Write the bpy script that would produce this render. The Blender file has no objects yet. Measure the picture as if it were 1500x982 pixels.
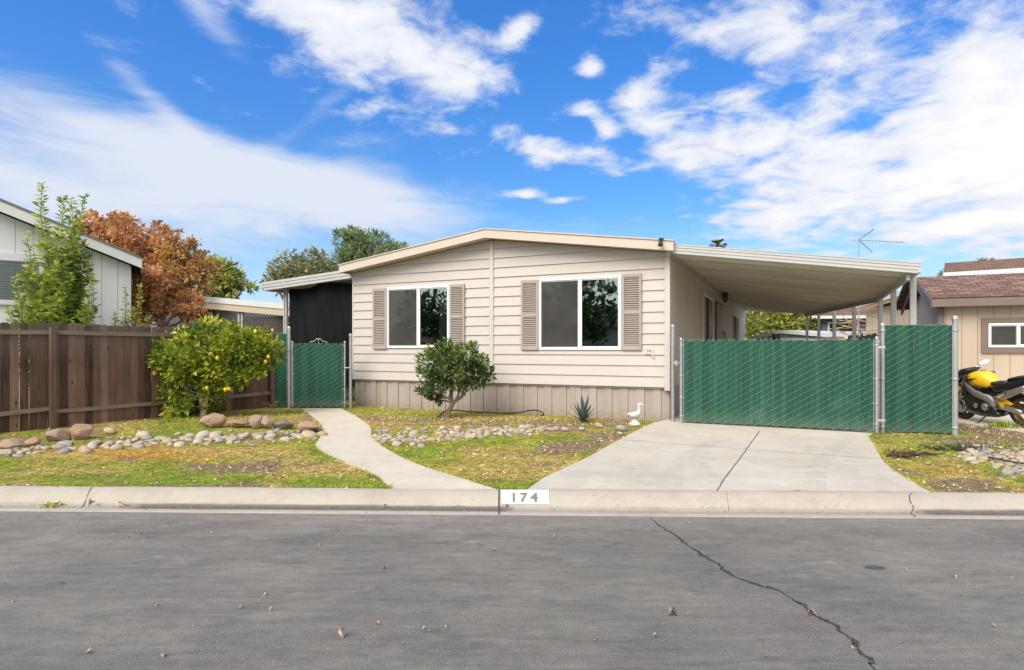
import bpy, bmesh, math, random
import numpy as np
from mathutils import Vector, Matrix, Euler
random.seed(7); rng = np.random.default_rng(7)
S = bpy.context.scene; C = S.collection
R = math.radians; PI = math.pi

# ------------------------------------------------------------------ camera model
F, CX, HY, CZ = 888.0, 750.0, 510.0, 1.60      # focal (px of the 1500 wide photo), horizon row, eye height
KA, KS = 5.80, -0.0295                         # gutter lip: Y = KA + KS*X
KB = 0.60                                      # kerb back is this far behind the lip

def sstep(a, b, x):
    t = np.clip((np.asarray(x, float)-a)/(b-a), 0, 1); return t*t*(3-2*t)

def _hash(ix, iy, s):
    h = (ix*374761393 + iy*668265263 + s*1442695041) & 0xffffffff
    h = ((h ^ (h >> 13))*1274126177) & 0xffffffff
    return ((h ^ (h >> 16)) & 0xffff)/65535.0
def vnoise(x, y, s=0):
    x = np.asarray(x, float); y = np.asarray(y, float)
    ix = np.floor(x).astype(np.int64); iy = np.floor(y).astype(np.int64)
    fx = x-ix; fy = y-iy; fx = fx*fx*(3-2*fx); fy = fy*fy*(3-2*fy)
    a = _hash(ix, iy, s); b = _hash(ix+1, iy, s); c = _hash(ix, iy+1, s); d = _hash(ix+1, iy+1, s)
    return (a*(1-fx)+b*fx)*(1-fy)+(c*(1-fx)+d*fx)*fy
def fbm(x, y, o=4, s=0):
    t = 0; a = .5; n = 0
    for k in range(o):
        t = t+a*vnoise(x*2**k, y*2**k, s+k*17); n += a; a *= .55
    return t/n

def gz(x, y):
    """height of the lot"""
    x = np.asarray(x, float); y = np.asarray(y, float)
    v = y-(KA+KS*x)-KB
    lot = 0.105+0.115*sstep(0, 5, v)*(1-.85*sstep(6.4, 8.6, x))
    lot = lot + 0.02*(fbm(x*.9, y*.9, 3, 5)-.5)*sstep(0, .6, v)
    return np.where(v < -.10, -.08, np.where(v < 0, lot-.02, lot))

def p2g(px, py, z=None):
    """photo pixel -> point on the lot"""
    a = (px-CX)/F; zz = .15 if z is None else z
    for _ in range(12):
        Y = F*(CZ-zz)/(py-HY)
        if z is not None: break
        zz = float(gz(a*Y, Y))
    return Vector((a*Y, Y, zz))
def p2d(px, py, Y):
    return Vector(((px-CX)/F*Y, Y, CZ+(HY-py)/F*Y))

# ------------------------------------------------------------------ node helpers
class NT:
    def __init__(s, tree): s.t = tree; s.n = tree.nodes; s.l = tree.links
    def new(s, typ, **kw):
        n = s.n.new(typ)
        for k, v in kw.items(): setattr(n, k, v)
        return n
    def put(s, sock, v):
        if v is None: return
        if isinstance(v, bpy.types.NodeSocket): s.l.new(v, sock)
        elif hasattr(sock, 'default_value'):
            if isinstance(v, (tuple, list)) and len(v) == 3 and sock.type == 'RGBA': v = (*v, 1)
            sock.default_value = v
    def m(s, op, a, b=None, c=None, clamp=False):
        n = s.new('ShaderNodeMath', operation=op, use_clamp=clamp)
        for i, v in enumerate((a, b, c)): s.put(n.inputs[i], v)
        return n.outputs[0]
    def vm(s, op, a, b=None):
        n = s.new('ShaderNodeVectorMath', operation=op)
        s.put(n.inputs[0], a); s.put(n.inputs[1], b)
        return n.outputs[0]
    def mix(s, f, a, b, typ='MIX'):
        n = s.new('ShaderNodeMix', data_type='RGBA', blend_type=typ)
        s.put(n.inputs[0], f); s.put(n.inputs[6], a); s.put(n.inputs[7], b)
        return n.outputs[2]
    def ss(s, x, lo, hi, a=0., b=1.):
        n = s.new('ShaderNodeMapRange', interpolation_type='SMOOTHSTEP')
        for i, v in enumerate((x, lo, hi, a, b)): s.put(n.inputs[i], v)
        return n.outputs[0]
    def noise(s, vec, scale, detail=4, rough=.55, dist=0.):
        n = s.new('ShaderNodeTexNoise')
        s.put(n.inputs['Vector'], vec); s.put(n.inputs['Scale'], scale); s.put(n.inputs['Detail'], detail)
        s.put(n.inputs['Roughness'], rough); s.put(n.inputs['Distortion'], dist)
        return n.outputs[0]
    def scale(s, vec, xyz): return s.vm('MULTIPLY', vec, xyz)
    def xyz(s, vec):
        n = s.new('ShaderNodeSeparateXYZ'); s.put(n.inputs[0], vec); return n.outputs
    def comb(s, x, y=0., z=0.):
        n = s.new('ShaderNodeCombineXYZ')
        for i, v in enumerate((x, y, z)): s.put(n.inputs[i], v)
        return n.outputs[0]
    def ramp(s, f, stops):
        n = s.new('ShaderNodeValToRGB'); s.put(n.inputs[0], f)
        e = n.color_ramp.elements
        while len(e) < len(stops): e.new(.5)
        for i, (p, c) in enumerate(stops): e[i].position = p; e[i].color = (*c, 1)
        return n.outputs[0]
    def attr(s, name):
        n = s.new('ShaderNodeAttribute', attribute_name=name); return n.outputs['Fac']
    def bump(s, h, strength=.3, dist=.01):
        n = s.new('ShaderNodeBump'); s.put(n.inputs['Height'], h); s.put(n.inputs['Strength'], strength); s.put(n.inputs['Distance'], dist)
        return n.outputs[0]

def newmat(name, fn):
    """fn(t, obj_coord) -> dict(color, rough, metal, normal, spec, trans)"""
    m = bpy.data.materials.new(name); m.use_nodes = True
    t = NT(m.node_tree); b = t.n['Principled BSDF']
    oc = t.new('ShaderNodeTexCoord').outputs['Object']
    d = fn(t, oc)
    t.put(b.inputs['Base Color'], d.get('color')); t.put(b.inputs['Roughness'], d.get('rough', .7))
    t.put(b.inputs['Metallic'], d.get('metal', 0.)); t.put(b.inputs['Normal'], d.get('normal'))
    t.put(b.inputs['Specular IOR Level'], d.get('spec', .4))
    if 'coat' in d: t.put(b.inputs['Coat Weight'], d['coat']); t.put(b.inputs['Coat Roughness'], .06)
    if 'trans' in d:
        tr = t.new('ShaderNodeBsdfTranslucent'); t.put(tr.inputs[0], d['color'])
        mx = t.new('ShaderNodeMixShader'); mx.inputs[0].default_value = d['trans']
        t.l.new(b.outputs[0], mx.inputs[1]); t.l.new(tr.outputs[0], mx.inputs[2])
        t.l.new(mx.outputs[0], t.n['Material Output'].inputs[0])
    return m

def paint(name, col, var=.10, scale=3., rough=.55, metal=0., stretch=(1, 1, 1), bump=.08, bscale=60., dirt=None, spec=.4, coat=None):
    """a surface of one colour with weathering: blotches, fine grain, optional dirt stains"""
    def fn(t, oc):
        v = t.scale(oc, stretch)
        n1 = t.noise(v, scale, 5, .6); n2 = t.noise(v, scale*9, 3, .6)
        f = t.m('ADD', t.m('MULTIPLY', n1, .65), t.m('MULTIPLY', n2, .35))
        lo = tuple(c*(1-var*1.6) for c in col); hi = tuple(min(1, c*(1+var*1.3)) for c in col)
        c = t.ramp(f, [(.25, lo), (.5, col), (.75, hi)])
        if dirt:
            dm = t.ss(t.noise(v, scale*.7+.5, 6, .7), .52, .75)
            c = t.mix(t.m('MULTIPLY', dm, dirt[1]), c, dirt[0])
        d = dict(color=c, rough=t.m('ADD', t.m('MULTIPLY', n1, .2), rough-.1), metal=metal, spec=spec,
                 normal=t.bump(t.noise(v, bscale, 3, .6), bump, .01))
        if coat: d['coat'] = coat
        return d
    return newmat(name, fn)

def leafmat(name, stops, rough=.45, trans=.25):
    def fn(t, oc):
        f = t.attr('lv')
        n = t.noise(oc, 1.6, 2)
        f = t.m('ADD', t.m('MULTIPLY', f, .75), t.m('MULTIPLY', t.m('SUBTRACT', n, .5), .8), clamp=True)
        f = t.m('ADD', f, .08)
        return dict(color=t.ramp(f, stops), rough=rough, spec=.45, trans=trans)
    return newmat(name, fn)

# ------------------------------------------------------------------ mesh helpers
def link(name, me, parent=None):
    o = bpy.data.objects.new(name, me); C.objects.link(o)
    if parent: o.parent = parent
    return o
def tag(o, label=None, cat=None, group=None, kind=None):
    if label: o['label'] = label
    if cat: o['category'] = cat
    if group: o['group'] = group
    if kind: o['kind'] = kind
    return o
def thing(name, label, cat, loc=(0, 0, 0), rz=0., group=None):
    o = bpy.data.objects.new(name, None); C.objects.link(o)
    o.location = loc; o.rotation_euler = (0, 0, rz); o.empty_display_size = .2
    return tag(o, label, cat, group)

class MB:
    def __init__(s): s.v = []; s.f = []; s.sm = []; s.mi = []; s.cur = 0
    def add(s, vs, fs, smooth=False):
        o = len(s.v); s.v += [tuple(v) for v in vs]
        for f in fs: s.f.append([i+o for i in f]); s.sm.append(smooth); s.mi.append(s.cur)
        return s
    def box(s, x0, x1, y0, y1, z0, z1, bev=0.):
        if bev <= 0:
            vs = [(x0,y0,z0),(x1,y0,z0),(x1,y1,z0),(x0,y1,z0),(x0,y0,z1),(x1,y0,z1),(x1,y1,z1),(x0,y1,z1)]
            return s.add(vs, [(0,3,2,1),(4,5,6,7),(0,1,5,4),(1,2,6,5),(2,3,7,6),(3,0,4,7)])
        b = min(bev, (x1-x0)/2.1, (y1-y0)/2.1, (z1-z0)/2.1)
        bm = bmesh.new(); bmesh.ops.create_cube(bm, size=1)
        for v in bm.verts: v.co = Vector(((x0+x1)/2+v.co.x*(x1-x0), (y0+y1)/2+v.co.y*(y1-y0), (z0+z1)/2+v.co.z*(z1-z0)))
        bmesh.ops.bevel(bm, geom=bm.edges[:], offset=b, segments=2, affect='EDGES', profile=.5)
        return s.bm(bm, None)
    def bm(s, bm, mat=None, smooth=False):
        bm.verts.ensure_lookup_table()
        vs = [(mat @ v.co) if mat is not None else v.co for v in bm.verts]
        fs = [[v.index for v in f.verts] for f in bm.faces]
        bm.verts.index_update(); s.add(vs, fs, smooth); bm.free(); return s
    def obox(s, c, size, rot=(0, 0, 0), bev=0.):
        t = MB(); hx, hy, hz = (d/2 for d in size); t.box(-hx, hx, -hy, hy, -hz, hz, bev)
        M = Matrix.Translation(c) @ Euler(rot).to_matrix().to_4x4()
        return s.add([M @ Vector(v) for v in t.v], t.f)
    def bar(s, a, b, w, h, up=(0, 0, 1)):
        a = Vector(a); b = Vector(b); d = (b-a).normalized(); u = Vector(up)
        r = d.cross(u).normalized(); u = r.cross(d).normalized()
        vs = []
        for p in (a, b):
            for sx, sz in ((-1,-1),(1,-1),(1,1),(-1,1)): vs.append(p+r*sx*w/2+u*sz*h/2)
        return s.add(vs, [(0,1,2,3),(7,6,5,4),(0,4,5,1),(1,5,6,2),(2,6,7,3),(3,7,4,0)])
    def tube(s, pts, r, n=8, cap=True, smooth=True):
        pts = [Vector(p) for p in pts]
        rs = r if isinstance(r, (list, tuple)) else [r]*len(pts)
        vs = []; fs = []; prev = None
        for i, p in enumerate(pts):
            d = (pts[min(i+1, len(pts)-1)]-pts[max(i-1, 0)])
            d = d.normalized() if d.length > 1e-9 else Vector((0, 0, 1))
            if prev is None: prev = d.orthogonal().normalized()
            prev = (prev-d*prev.dot(d)); prev = prev.normalized() if prev.length > 1e-6 else d.orthogonal().normalized()
            q = d.cross(prev)
            for k in range(n):
                a = 2*PI*k/n; vs.append(p+(prev*math.cos(a)+q*math.sin(a))*rs[i])
        for i in range(len(pts)-1):
            for k in range(n):
                k2 = (k+1) % n; fs.append((i*n+k, i*n+k2, (i+1)*n+k2, (i+1)*n+k))
        s.add(vs, fs, smooth)
        if cap: s.add([vs[k] for k in range(n)], [tuple(range(n))[::-1]]); s.add(vs[-n:], [tuple(range(n))])
        return s
    def loft(s, secs, n=14, p=2.4, cap=True):
        """secs: (centre, half-width along a, half-height along b, a, b) superellipse rings"""
        vs = []; fs = []
        for (c, w, h, a, b) in secs:
            c = Vector(c); a = Vector(a); b = Vector(b)
            for k in range(n):
                t = 2*PI*k/n; ct, st = math.cos(t), math.sin(t)
                vs.append(c+a*w*math.copysign(abs(ct)**(2/p), ct)+b*h*math.copysign(abs(st)**(2/p), st))
        m = len(secs)
        for i in range(m-1):
            for k in range(n):
                k2 = (k+1) % n; fs.append((i*n+k, i*n+k2, (i+1)*n+k2, (i+1)*n+k))
        if cap: fs.append(tuple(range(n))[::-1]); fs.append(tuple((m-1)*n+k for k in range(n)))
        return s.add(vs, fs, True)
    def prism(s, poly, y0, y1):
        """polygon in (x,z), extruded along y"""
        n = len(poly); vs = [(x, y0, z) for x, z in poly]+[(x, y1, z) for x, z in poly]
        return s.add(vs, [tuple(range(n)), tuple(range(2*n-1, n-1, -1))]+[(i, i+n, (i+1) % n+n, (i+1) % n) for i in range(n)])
    def slab(s, poly, z0, z1):
        """polygon in (x,y), extruded along z; z1 may be a function"""
        n = len(poly); zt = z1 if callable(z1) else (lambda x, y: z1); zb = z0 if callable(z0) else (lambda x, y: z0)
        vs = [(x, y, zb(x, y)) for x, y in poly]+[(x, y, zt(x, y)) for x, y in poly]
        return s.add(vs, [tuple(range(n))[::-1], tuple(range(n, 2*n))]+[(i, (i+1) % n, (i+1) % n+n, i+n) for i in range(n)])
    def lathe(s, prof, c=(0, 0, 0), axis='z', n=24):
        vs = []; fs = []
        for r, h in prof:
            for k in range(n):
                a = 2*PI*k/n; u, w = r*math.cos(a), r*math.sin(a)
                vs.append(Vector(c)+Vector((u, w, h) if axis == 'z' else ((u, h, w) if axis == 'y' else (h, u, w))))
        for i in range(len(prof)-1):
            for k in range(n):
                k2 = (k+1) % n; fs.append((i*n+k, i*n+k2, (i+1)*n+k2, (i+1)*n+k))
        return s.add(vs, fs, True)
    def build(s, name, mat, parent=None, merge=False):
        me = bpy.data.meshes.new(name)
        me.from_pydata(s.v, [], s.f); 
        for mm in (mat if isinstance(mat, (list, tuple)) else [mat]): me.materials.append(mm)
        me.polygons.foreach_set('use_smooth', s.sm); me.polygons.foreach_set('material_index', s.mi)
        bm = bmesh.new(); bm.from_mesh(me)
        if merge: bmesh.ops.remove_doubles(bm, verts=bm.verts, dist=1e-5)
        bmesh.ops.recalc_face_normals(bm, faces=bm.faces); bm.to_mesh(me); bm.free()
        me.update(); return link(name, me, parent)

def npmesh(name, V, Fc, mat, parent=None, attrs=None, smooth=False):
    """big meshes from arrays; every face has the same number of corners"""
    me = bpy.data.meshes.new(name); V = np.asarray(V, np.float32); Fc = np.asarray(Fc, np.int32)
    nf, k = Fc.shape
    me.vertices.add(len(V)); me.vertices.foreach_set('co', V.ravel())
    me.loops.add(nf*k); me.loops.foreach_set('vertex_index', Fc.ravel())
    me.polygons.add(nf); me.polygons.foreach_set('loop_start', np.arange(0, nf*k, k, dtype=np.int32))
    me.polygons.foreach_set('loop_total', np.full(nf, k, np.int32))
    me.polygons.foreach_set('use_smooth', np.full(nf, smooth))
    me.materials.append(mat)
    for a, d in (attrs or {}).items():
        at = me.attributes.new(a, 'FLOAT', 'POINT'); at.data.foreach_set('value', np.asarray(d, np.float32))
    me.update(calc_edges=True); me.validate(); return link(name, me, parent)

def unit(a): return a/np.maximum(np.linalg.norm(a, axis=-1, keepdims=True), 1e-9)
def leaves(name, P, D, L, W, mat, parent, lv=None, fold=.18, extra=None):
    """one leaf per point: four corners folded along the midrib"""
    n = len(P); P = np.asarray(P); D = unit(np.asarray(D))
    L = np.broadcast_to(L, (n,))[:, None]; W = np.broadcast_to(W, (n,))[:, None]
    up = unit(rng.normal(size=(n, 3))*.55+np.array([0, 0, 1.]))
    A = unit(np.cross(D, up)); N = np.cross(A, D)
    V = np.empty((n, 4, 3))
    V[:, 0] = P; V[:, 1] = P+D*L*.45+A*W*.5+N*W*fold; V[:, 2] = P+D*L-N*L*.06; V[:, 3] = P+D*L*.45-A*W*.5+N*W*fold
    b = np.arange(n)[:, None]*4
    Fc = np.concatenate([b+np.array([[0, 1, 2]]), b+np.array([[0, 2, 3]])])
    lv = rng.random(n) if lv is None else lv
    at = {'lv': np.repeat(lv, 4)}
    for k, d in (extra or {}).items(): at[k] = np.repeat(d, 4)
    return npmesh(name, V.reshape(-1, 3), Fc, mat, parent, at)

def crown_points(blobs, n, sub=30, tight=.22, shell=.75):
    """leaf points gathered in small clumps over a few ellipsoids -> points, outward directions, clump tone, clump centres"""
    P = []; D = []; T = []; CC = []
    tot = sum(b[1][0]*b[1][2] for b in blobs)
    for c, r in blobs:
        share = r[0]*r[2]/tot; c = np.array(c); r = np.array(r)
        ns = max(3, int(sub*share)); nl = int(n*share)
        d = unit(rng.normal(size=(ns, 3))); rad = np.where(rng.random(ns) < shell, rng.uniform(.72, 1.02, ns), rng.uniform(.15, .7, ns))
        cc = c+d*rad[:, None]*r; CC.append(cc)
        tone = rng.normal(0, .16, ns)
        sz = rng.uniform(.6, 1.4, ns)*tight*(r[0]+r[2])/2
        k = rng.integers(0, ns, nl)
        off = rng.normal(size=(nl, 3))*.55
        P.append(cc[k]+off*sz[k][:, None])
        D.append(unit(off)*.8+d[k]*.5+rng.normal(size=(nl, 3))*.45+np.array([0, 0, .12]))
        T.append(np.clip(.5+tone[k]+rng.normal(0, .17, nl), 0, 1))
    return np.concatenate(P), np.concatenate(D), np.concatenate(T), np.concatenate(CC)

def curve_pts(a, b, n=5, wob=.06, sag=0.):
    a = Vector(a); b = Vector(b); L = (b-a).length; out = []
    for i in range(n+1):
        t = i/n; p = a.lerp(b, t)
        k = math.sin(PI*t)
        p += Vector((random.gauss(0, wob), random.gauss(0, wob), random.gauss(0, wob*.5)+sag))*k*L
        out.append(p)
    return out

def tree(name, label, cat, base, blobs, n, leaf, lmat, bmat, trunk_r=.1, fork=.45, sub=40, tight=.24, twigs=.35, group=None, stems=1, shell=.75, size_var=.35, up=0., lean=(0, 0)):
    """trunk, limbs to each clump, twigs, and a leafy crown; blobs relative to base"""
    t = thing(name, label, cat, base, 0, group)
    P, D, T, CC = crown_points(blobs, n, sub, tight, shell)
    P[:, 2] = np.maximum(P[:, 2], .05); D = D+np.array([0, 0, up])
    s = 1+rng.normal(0, size_var, n)[:len(P)] if len(P) <= n else 1+rng.normal(0, size_var, len(P))
    s = np.clip(s, .45, 1.8)
    leaves('crown', P, D, leaf[0]*s, leaf[1]*s, lmat, t, T)
    m = MB(); top = max(b[0][2] for b in blobs)
    cx = sum(b[0][0] for b in blobs)/len(blobs); cy = sum(b[0][1] for b in blobs)/len(blobs)
    forks = []
    for k in range(stems):
        a0 = Vector((random.uniform(-.5, .5)*trunk_r*2*(stems > 1), random.uniform(-.5, .5)*trunk_r*2*(stems > 1), -.08))
        fk = Vector((cx*.5+lean[0]+random.uniform(-1, 1)*.12*(stems > 1), cy*.5+lean[1], top*fork))
        pts = curve_pts(a0, fk, 5, .035); m.tube(pts, [trunk_r*(1.25-.55*i/5) for i in range(6)], 8); forks.append(fk)
    i0 = 0
    for bi, (c, r) in enumerate(blobs):
        fk = forks[bi % len(forks)]
        m.tube(curve_pts(fk, Vector(c), 5, .06), [trunk_r*.62*(1-.7*i/5) for i in range(6)], 6)
    for cc in CC:
        if random.random() < twigs:
            b = min(blobs, key=lambda q: (Vector(q[0])-Vector(cc)).length)
            o = Vector(b[0]).lerp(forks[0], random.random()*.4)
            m.tube(curve_pts(o, Vector(cc), 4, .07), [trunk_r*.22*(1-.75*i/4)+.002 for i in range(5)], 4, cap=False)
    m.build('trunk', bmat, t)
    return t

def text_mesh(body, size, extrude=0., offset=0.):
    cu = bpy.data.curves.new('digits', 'FONT'); cu.body = body; cu.size = size; cu.align_x = 'CENTER'; cu.align_y = 'CENTER'
    cu.extrude = extrude; cu.offset = offset; cu.space_character = 1.35; cu.resolution_u = 4
    o = bpy.data.objects.new('digits', cu); C.objects.link(o)
    bpy.context.view_layer.update()
    me = bpy.data.meshes.new_from_object(o.evaluated_get(bpy.context.evaluated_depsgraph_get()))
    bpy.data.objects.remove(o); return me
EXPO = 1.12; SUN_STR = 2.0; SUN_ANG = 40.; SKY_STR = .10; SKY_TOP = (.235, .61, 1.07)
# ------------------------------------------------------------------ camera, world, sun
cam = bpy.data.cameras.new('camera'); co = bpy.data.objects.new('camera', cam); C.objects.link(co)
co.location = (0, 0, CZ); co.rotation_euler = (R(90), 0, 0)
cam.sensor_width = 36; cam.lens = 36*F/1500; cam.clip_end = 3000; cam.clip_start = .05
cam.shift_y = (HY-491)/1500
S.camera = co
S.view_settings.view_transform = 'Standard'; S.view_settings.look = 'None'; S.view_settings.gamma = 1
S.view_settings.use_curve_mapping = False; S.view_settings.exposure = EXPO
S.cycles.use_denoising = True
S.cycles.max_bounces = 6; S.cycles.diffuse_bounces = 4; S.cycles.transparent_max_bounces = 12
S.cycles.sample_clamp_indirect = 6

W = bpy.data.worlds.new('World'); S.world = W; W.use_nodes = True
t = NT(W.node_tree); bg = t.n['Background']
SUN_EL, SUN_AZ = 45., 219.       # azimuth clockwise from +Y: the sun stands behind the camera, a little to the left
sky = t.new('ShaderNodeTexSky', sky_type='NISHITA'); sky.sun_disc = False
sky.sun_elevation = R(SUN_EL); sky.sun_rotation = R(SUN_AZ); sky.air_density = 1.0; sky.dust_density = .6; sky.ozone_density = 1.6
dirv = t.new('ShaderNodeTexCoord').outputs['Generated']
x, y, z = t.xyz(dirv)
az = t.m('ARCTAN2', x, y); el = t.m('ARCSINE', z)
zc = t.m('ADD', t.m('MAXIMUM', z, 0.), .16)
plane = t.comb(t.m('DIVIDE', x, zc), t.m('DIVIDE', y, zc))
streak = t.scale(t.comb(t.m('ADD', az, t.m('MULTIPLY', el, 1.1)), el), (2.0, 9.0, 1.))
nz = t.noise(plane, 2.1, 9, .58, .25); nf = t.noise(plane, 6.5, 8, .62, .3)
ns = t.noise(streak, 1.9, 9, .64, .7)
def blob(px, py, rx, ry, rot=0., amp=1.):
    a0 = math.atan((px-CX)/F); e0 = math.atan((HY-py)/F*math.cos(a0))
    k = math.cos(a0)**2/F; ke = math.cos(a0)/F
    c, s_ = math.cos(R(rot)), math.sin(R(rot))
    dx = t.m('SUBTRACT', az, a0); dy = t.m('SUBTRACT', el, e0)
    u = t.m('ADD', t.m('MULTIPLY', dx, c/(rx*k)), t.m('MULTIPLY', dy, s_/(rx*k)))
    v = t.m('ADD', t.m('MULTIPLY', dx, -s_/(ry*ke)), t.m('MULTIPLY', dy, c/(ry*ke)))
    d = t.m('ADD', t.m('MULTIPLY', u, u), t.m('MULTIPLY', v, v))
    return t.m('MULTIPLY', t.m('EXPONENT', t.m('MULTIPLY', d, -1.)), amp)
def total(bl):
    o = None
    for b in bl:
        q = blob(*b); o = q if o is None else t.m('ADD', o, q)
    return o
puffy = total([(545, 50, 170, 95, -14, .85), (690, 112, 60, 30, 0, .62), (430, 0, 80, 55, 0, .35), (1290, 225, 270, 140, 0, .95), (1480, 170, 170, 190, 0, .68), (1090, 30, 200, 48, -4, .74),
               (940, 138, 48, 34, 0, .90), (864, 98, 22, 17, 0, .85), (858, 162, 26, 14, -10, .75), (890, 190, 22, 16, -40, .70), (815, 222, 92, 22, -10, .92), (965, 180, 45, 14, 0, .6), (1000, 235, 60, 22, 0, .5), (1060, 190, 100, 50, 0, .42), (768, 284, 34, 8, 0, .75), (828, 293, 40, 7, 8, .75),
               (1120, 325, 120, 34, 0, .42), (1430, 325, 100, 13, 5, .9), (765, 38, 40, 16, 30, .62), (170, 5, 60, 24, 0, .55), (1700, 250, 200, 220, 0, .8), (-300, 60, 200, 120, 0, .7),
               (1158, 138, 34, 18, 0, -.5), (1262, 182, 48, 12, 12, -.45), (1310, 236, 34, 20, 0, -.5), (1345, 90, 50, 30, 20, -.35), (1050, 118, 60, 14, 0, -.45), (1420, 300, 90, 18, 0, -.4), (1400, 20, 80, 30, 0, -.25)])
wispy = total([(260, 225, 380, 40, -9, .70), (130, 275, 360, 66, -3, .88), (520, 290, 230, 56, -8, .72), (230, 150, 110, 16, -38, .40), (470, 160, 90, 14, 40, .35), (520, 205, 60, 12, 0, .35), (100, 345, 300, 30, 0, .35), (300, 20, 90, 22, -40, .4)])
d1 = t.m('ADD', puffy, t.m('ADD', t.m('MULTIPLY', t.m('SUBTRACT', nz, .5), 1.2), t.m('MULTIPLY', t.m('SUBTRACT', nf, .5), 1.75)))
d2 = t.m('ADD', wispy, t.m('ADD', t.m('MULTIPLY', t.m('SUBTRACT', ns, .5), 1.3), t.m('MULTIPLY', t.m('SUBTRACT', nf, .5), .35)))
c1 = t.ss(d1, .28, .92); c2 = t.m('MULTIPLY', t.ss(d2, .12, 1.05), .90)
cl = t.m('MAXIMUM', c1, c2)
deep = t.ss(el, .02, .55)
tint = t.mix(deep, (.36, .58, .72), SKY_TOP)
base = t.mix(1., sky.outputs[0], tint, 'MULTIPLY')
base = t.mix(t.m('MULTIPLY', t.ss(el, .24, .02), .75), base, (3.0, 3.9, 4.8))
thick = t.ss(d1, .7, 1.5)
ccol = t.mix(thick, (3.8, 3.95, 4.35), (4.8, 4.82, 4.9))
col = t.mix(cl, base, ccol)
col = t.mix(t.m('MULTIPLY', t.ss(y, .15, -.45), .8), col, (8.2, 8.0, 7.7))   # unseen sky behind the camera whitened as added fill light on the fronts
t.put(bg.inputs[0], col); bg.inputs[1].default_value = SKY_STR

L_ = bpy.data.lights.new('sun', 'SUN'); L_.energy = SUN_STR; L_.angle = R(SUN_ANG); L_.color = (1., .92, .80)
so = bpy.data.objects.new('sun', L_); C.objects.link(so)
a = R(SUN_AZ); e = R(SUN_EL)
so.rotation_euler = Vector((math.sin(a)*math.cos(e), math.cos(a)*math.cos(e), math.sin(e))).to_track_quat('Z', 'Y').to_euler()
# ------------------------------------------------------------------ ground, road, kerb, concrete
def gs(x, y):
    v = y-(KA+KS*x)-KB
    return float(0.105+0.115*sstep(0, 5, v)*(1-.85*sstep(6.4, 8.6, x)))
def conc_top(x, y): 
    v = y-(KA+KS*x)-KB
    return gs(x, y)+.002+.028*float(sstep(0, .45, v))

def G(px, py, rx, ry, amp=1.):
    c = p2g(px, py); return (c.x, c.y, rx, ry*(c.y/7.2)**1.7, amp)
DIRT = [G(345, 688, .5, .32, 1.2), G(285, 713, .75, .14, .9), G(240, 684, .25, .08, .5), G(850, 655, .55, .38), G(905, 640, .5, .35, .9), G(960, 628, .5, .3, .9),
        G(540, 612, .7, .35, .75), G(620, 617, .8, .3, .85), G(720, 622, .9, .32, .8), G(820, 622, .8, .35, .9), G(900, 622, .6, .3, 1),
        G(1440, 717, .8, .14, .9), G(1370, 712, .35, .14, .8), G(1400, 706, .5, .2, .6), G(1450, 650, .9, .45, 1.1), G(1440, 628, 1., .8, 1.1), G(1520, 640, 1., 1.2, 1.1), G(1335, 668, .25, .12, .7), G(1480, 690, .6, .25, .7), G(1310, 690, .3, .3, .5),
        G(20, 648, .8, .22, .8), G(120, 650, .9, .22, .6), G(250, 645, 1., .16, .8), G(380, 640, .9, .2, .9), G(440, 640, .4, .2, .8), G(150, 632, .8, .3, .3)]
DRY = [G(470, 690, .45, .3, 1.), G(430, 700, .3, .2, .6), G(180, 665, 1.2, .22, .8), G(330, 658, .8, .16, .7), G(80, 690, .6, .2, .5), G(740, 690, .5, .3, .7), G(700, 668, .5, .25, .5), G(800, 675, .5, .3, .6), G(560, 622, .6, .4, .9), G(700, 618, 1., .3, .8), G(150, 625, 1.2, .35, .7), G(60, 665, .8, .2, .5),
       G(1390, 690, .45, .2, .9), G(1330, 655, .5, .3, .5), G(1420, 700, .6, .2, .6), G(380, 605, .8, .4, .45), G(1310, 700, .3, .3, .4)]
ORNG = [G(215, 668, .55, .20, 1.25), G(155, 657, .8, .2, .9), G(280, 672, .35, .15, .7), G(1385, 686, .35, .16, .6), G(240, 662, 1.1, .2, .5)]
LITT = [G(470, 690, .45, .32, 1.), G(420, 698, .35, .2, .8), G(740, 692, .5, .3, .9), G(690, 668, .5, .25, .6), G(550, 618, .7, .4, 1.), G(700, 618, 1., .3, .9), G(830, 690, .4, .25, .6), G(860, 622, .8, .3, .6), G(330, 662, .7, .2, .5), G(400, 612, .7, .3, .5)]
LUSH = [G(240, 708, .45, .18, .8), G(40, 685, .6, .2, .5), G(480, 708, .5, .15, .9), G(420, 700, .4, .15, .5), G(620, 665, .4, .3, .8), G(720, 640, .25, .12, .6), G(770, 712, .3, .2, .9), G(270, 628, .35, .25, .9), G(880, 690, .3, .3, .6), G(1360, 655, .5, .25, .6), G(1490, 695, .4, .12, .9), G(420, 605, .3, .3, .6), G(150, 700, .6, .15, .5)]
def field(lst, x, y):
    o = np.zeros_like(x)
    for cx, cy, rx, ry, a in lst:
        d = ((x-cx)/rx)**2+((y-cy)/ry)**2; o = np.maximum(o, a*np.exp(-d*.9))
    return o
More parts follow.
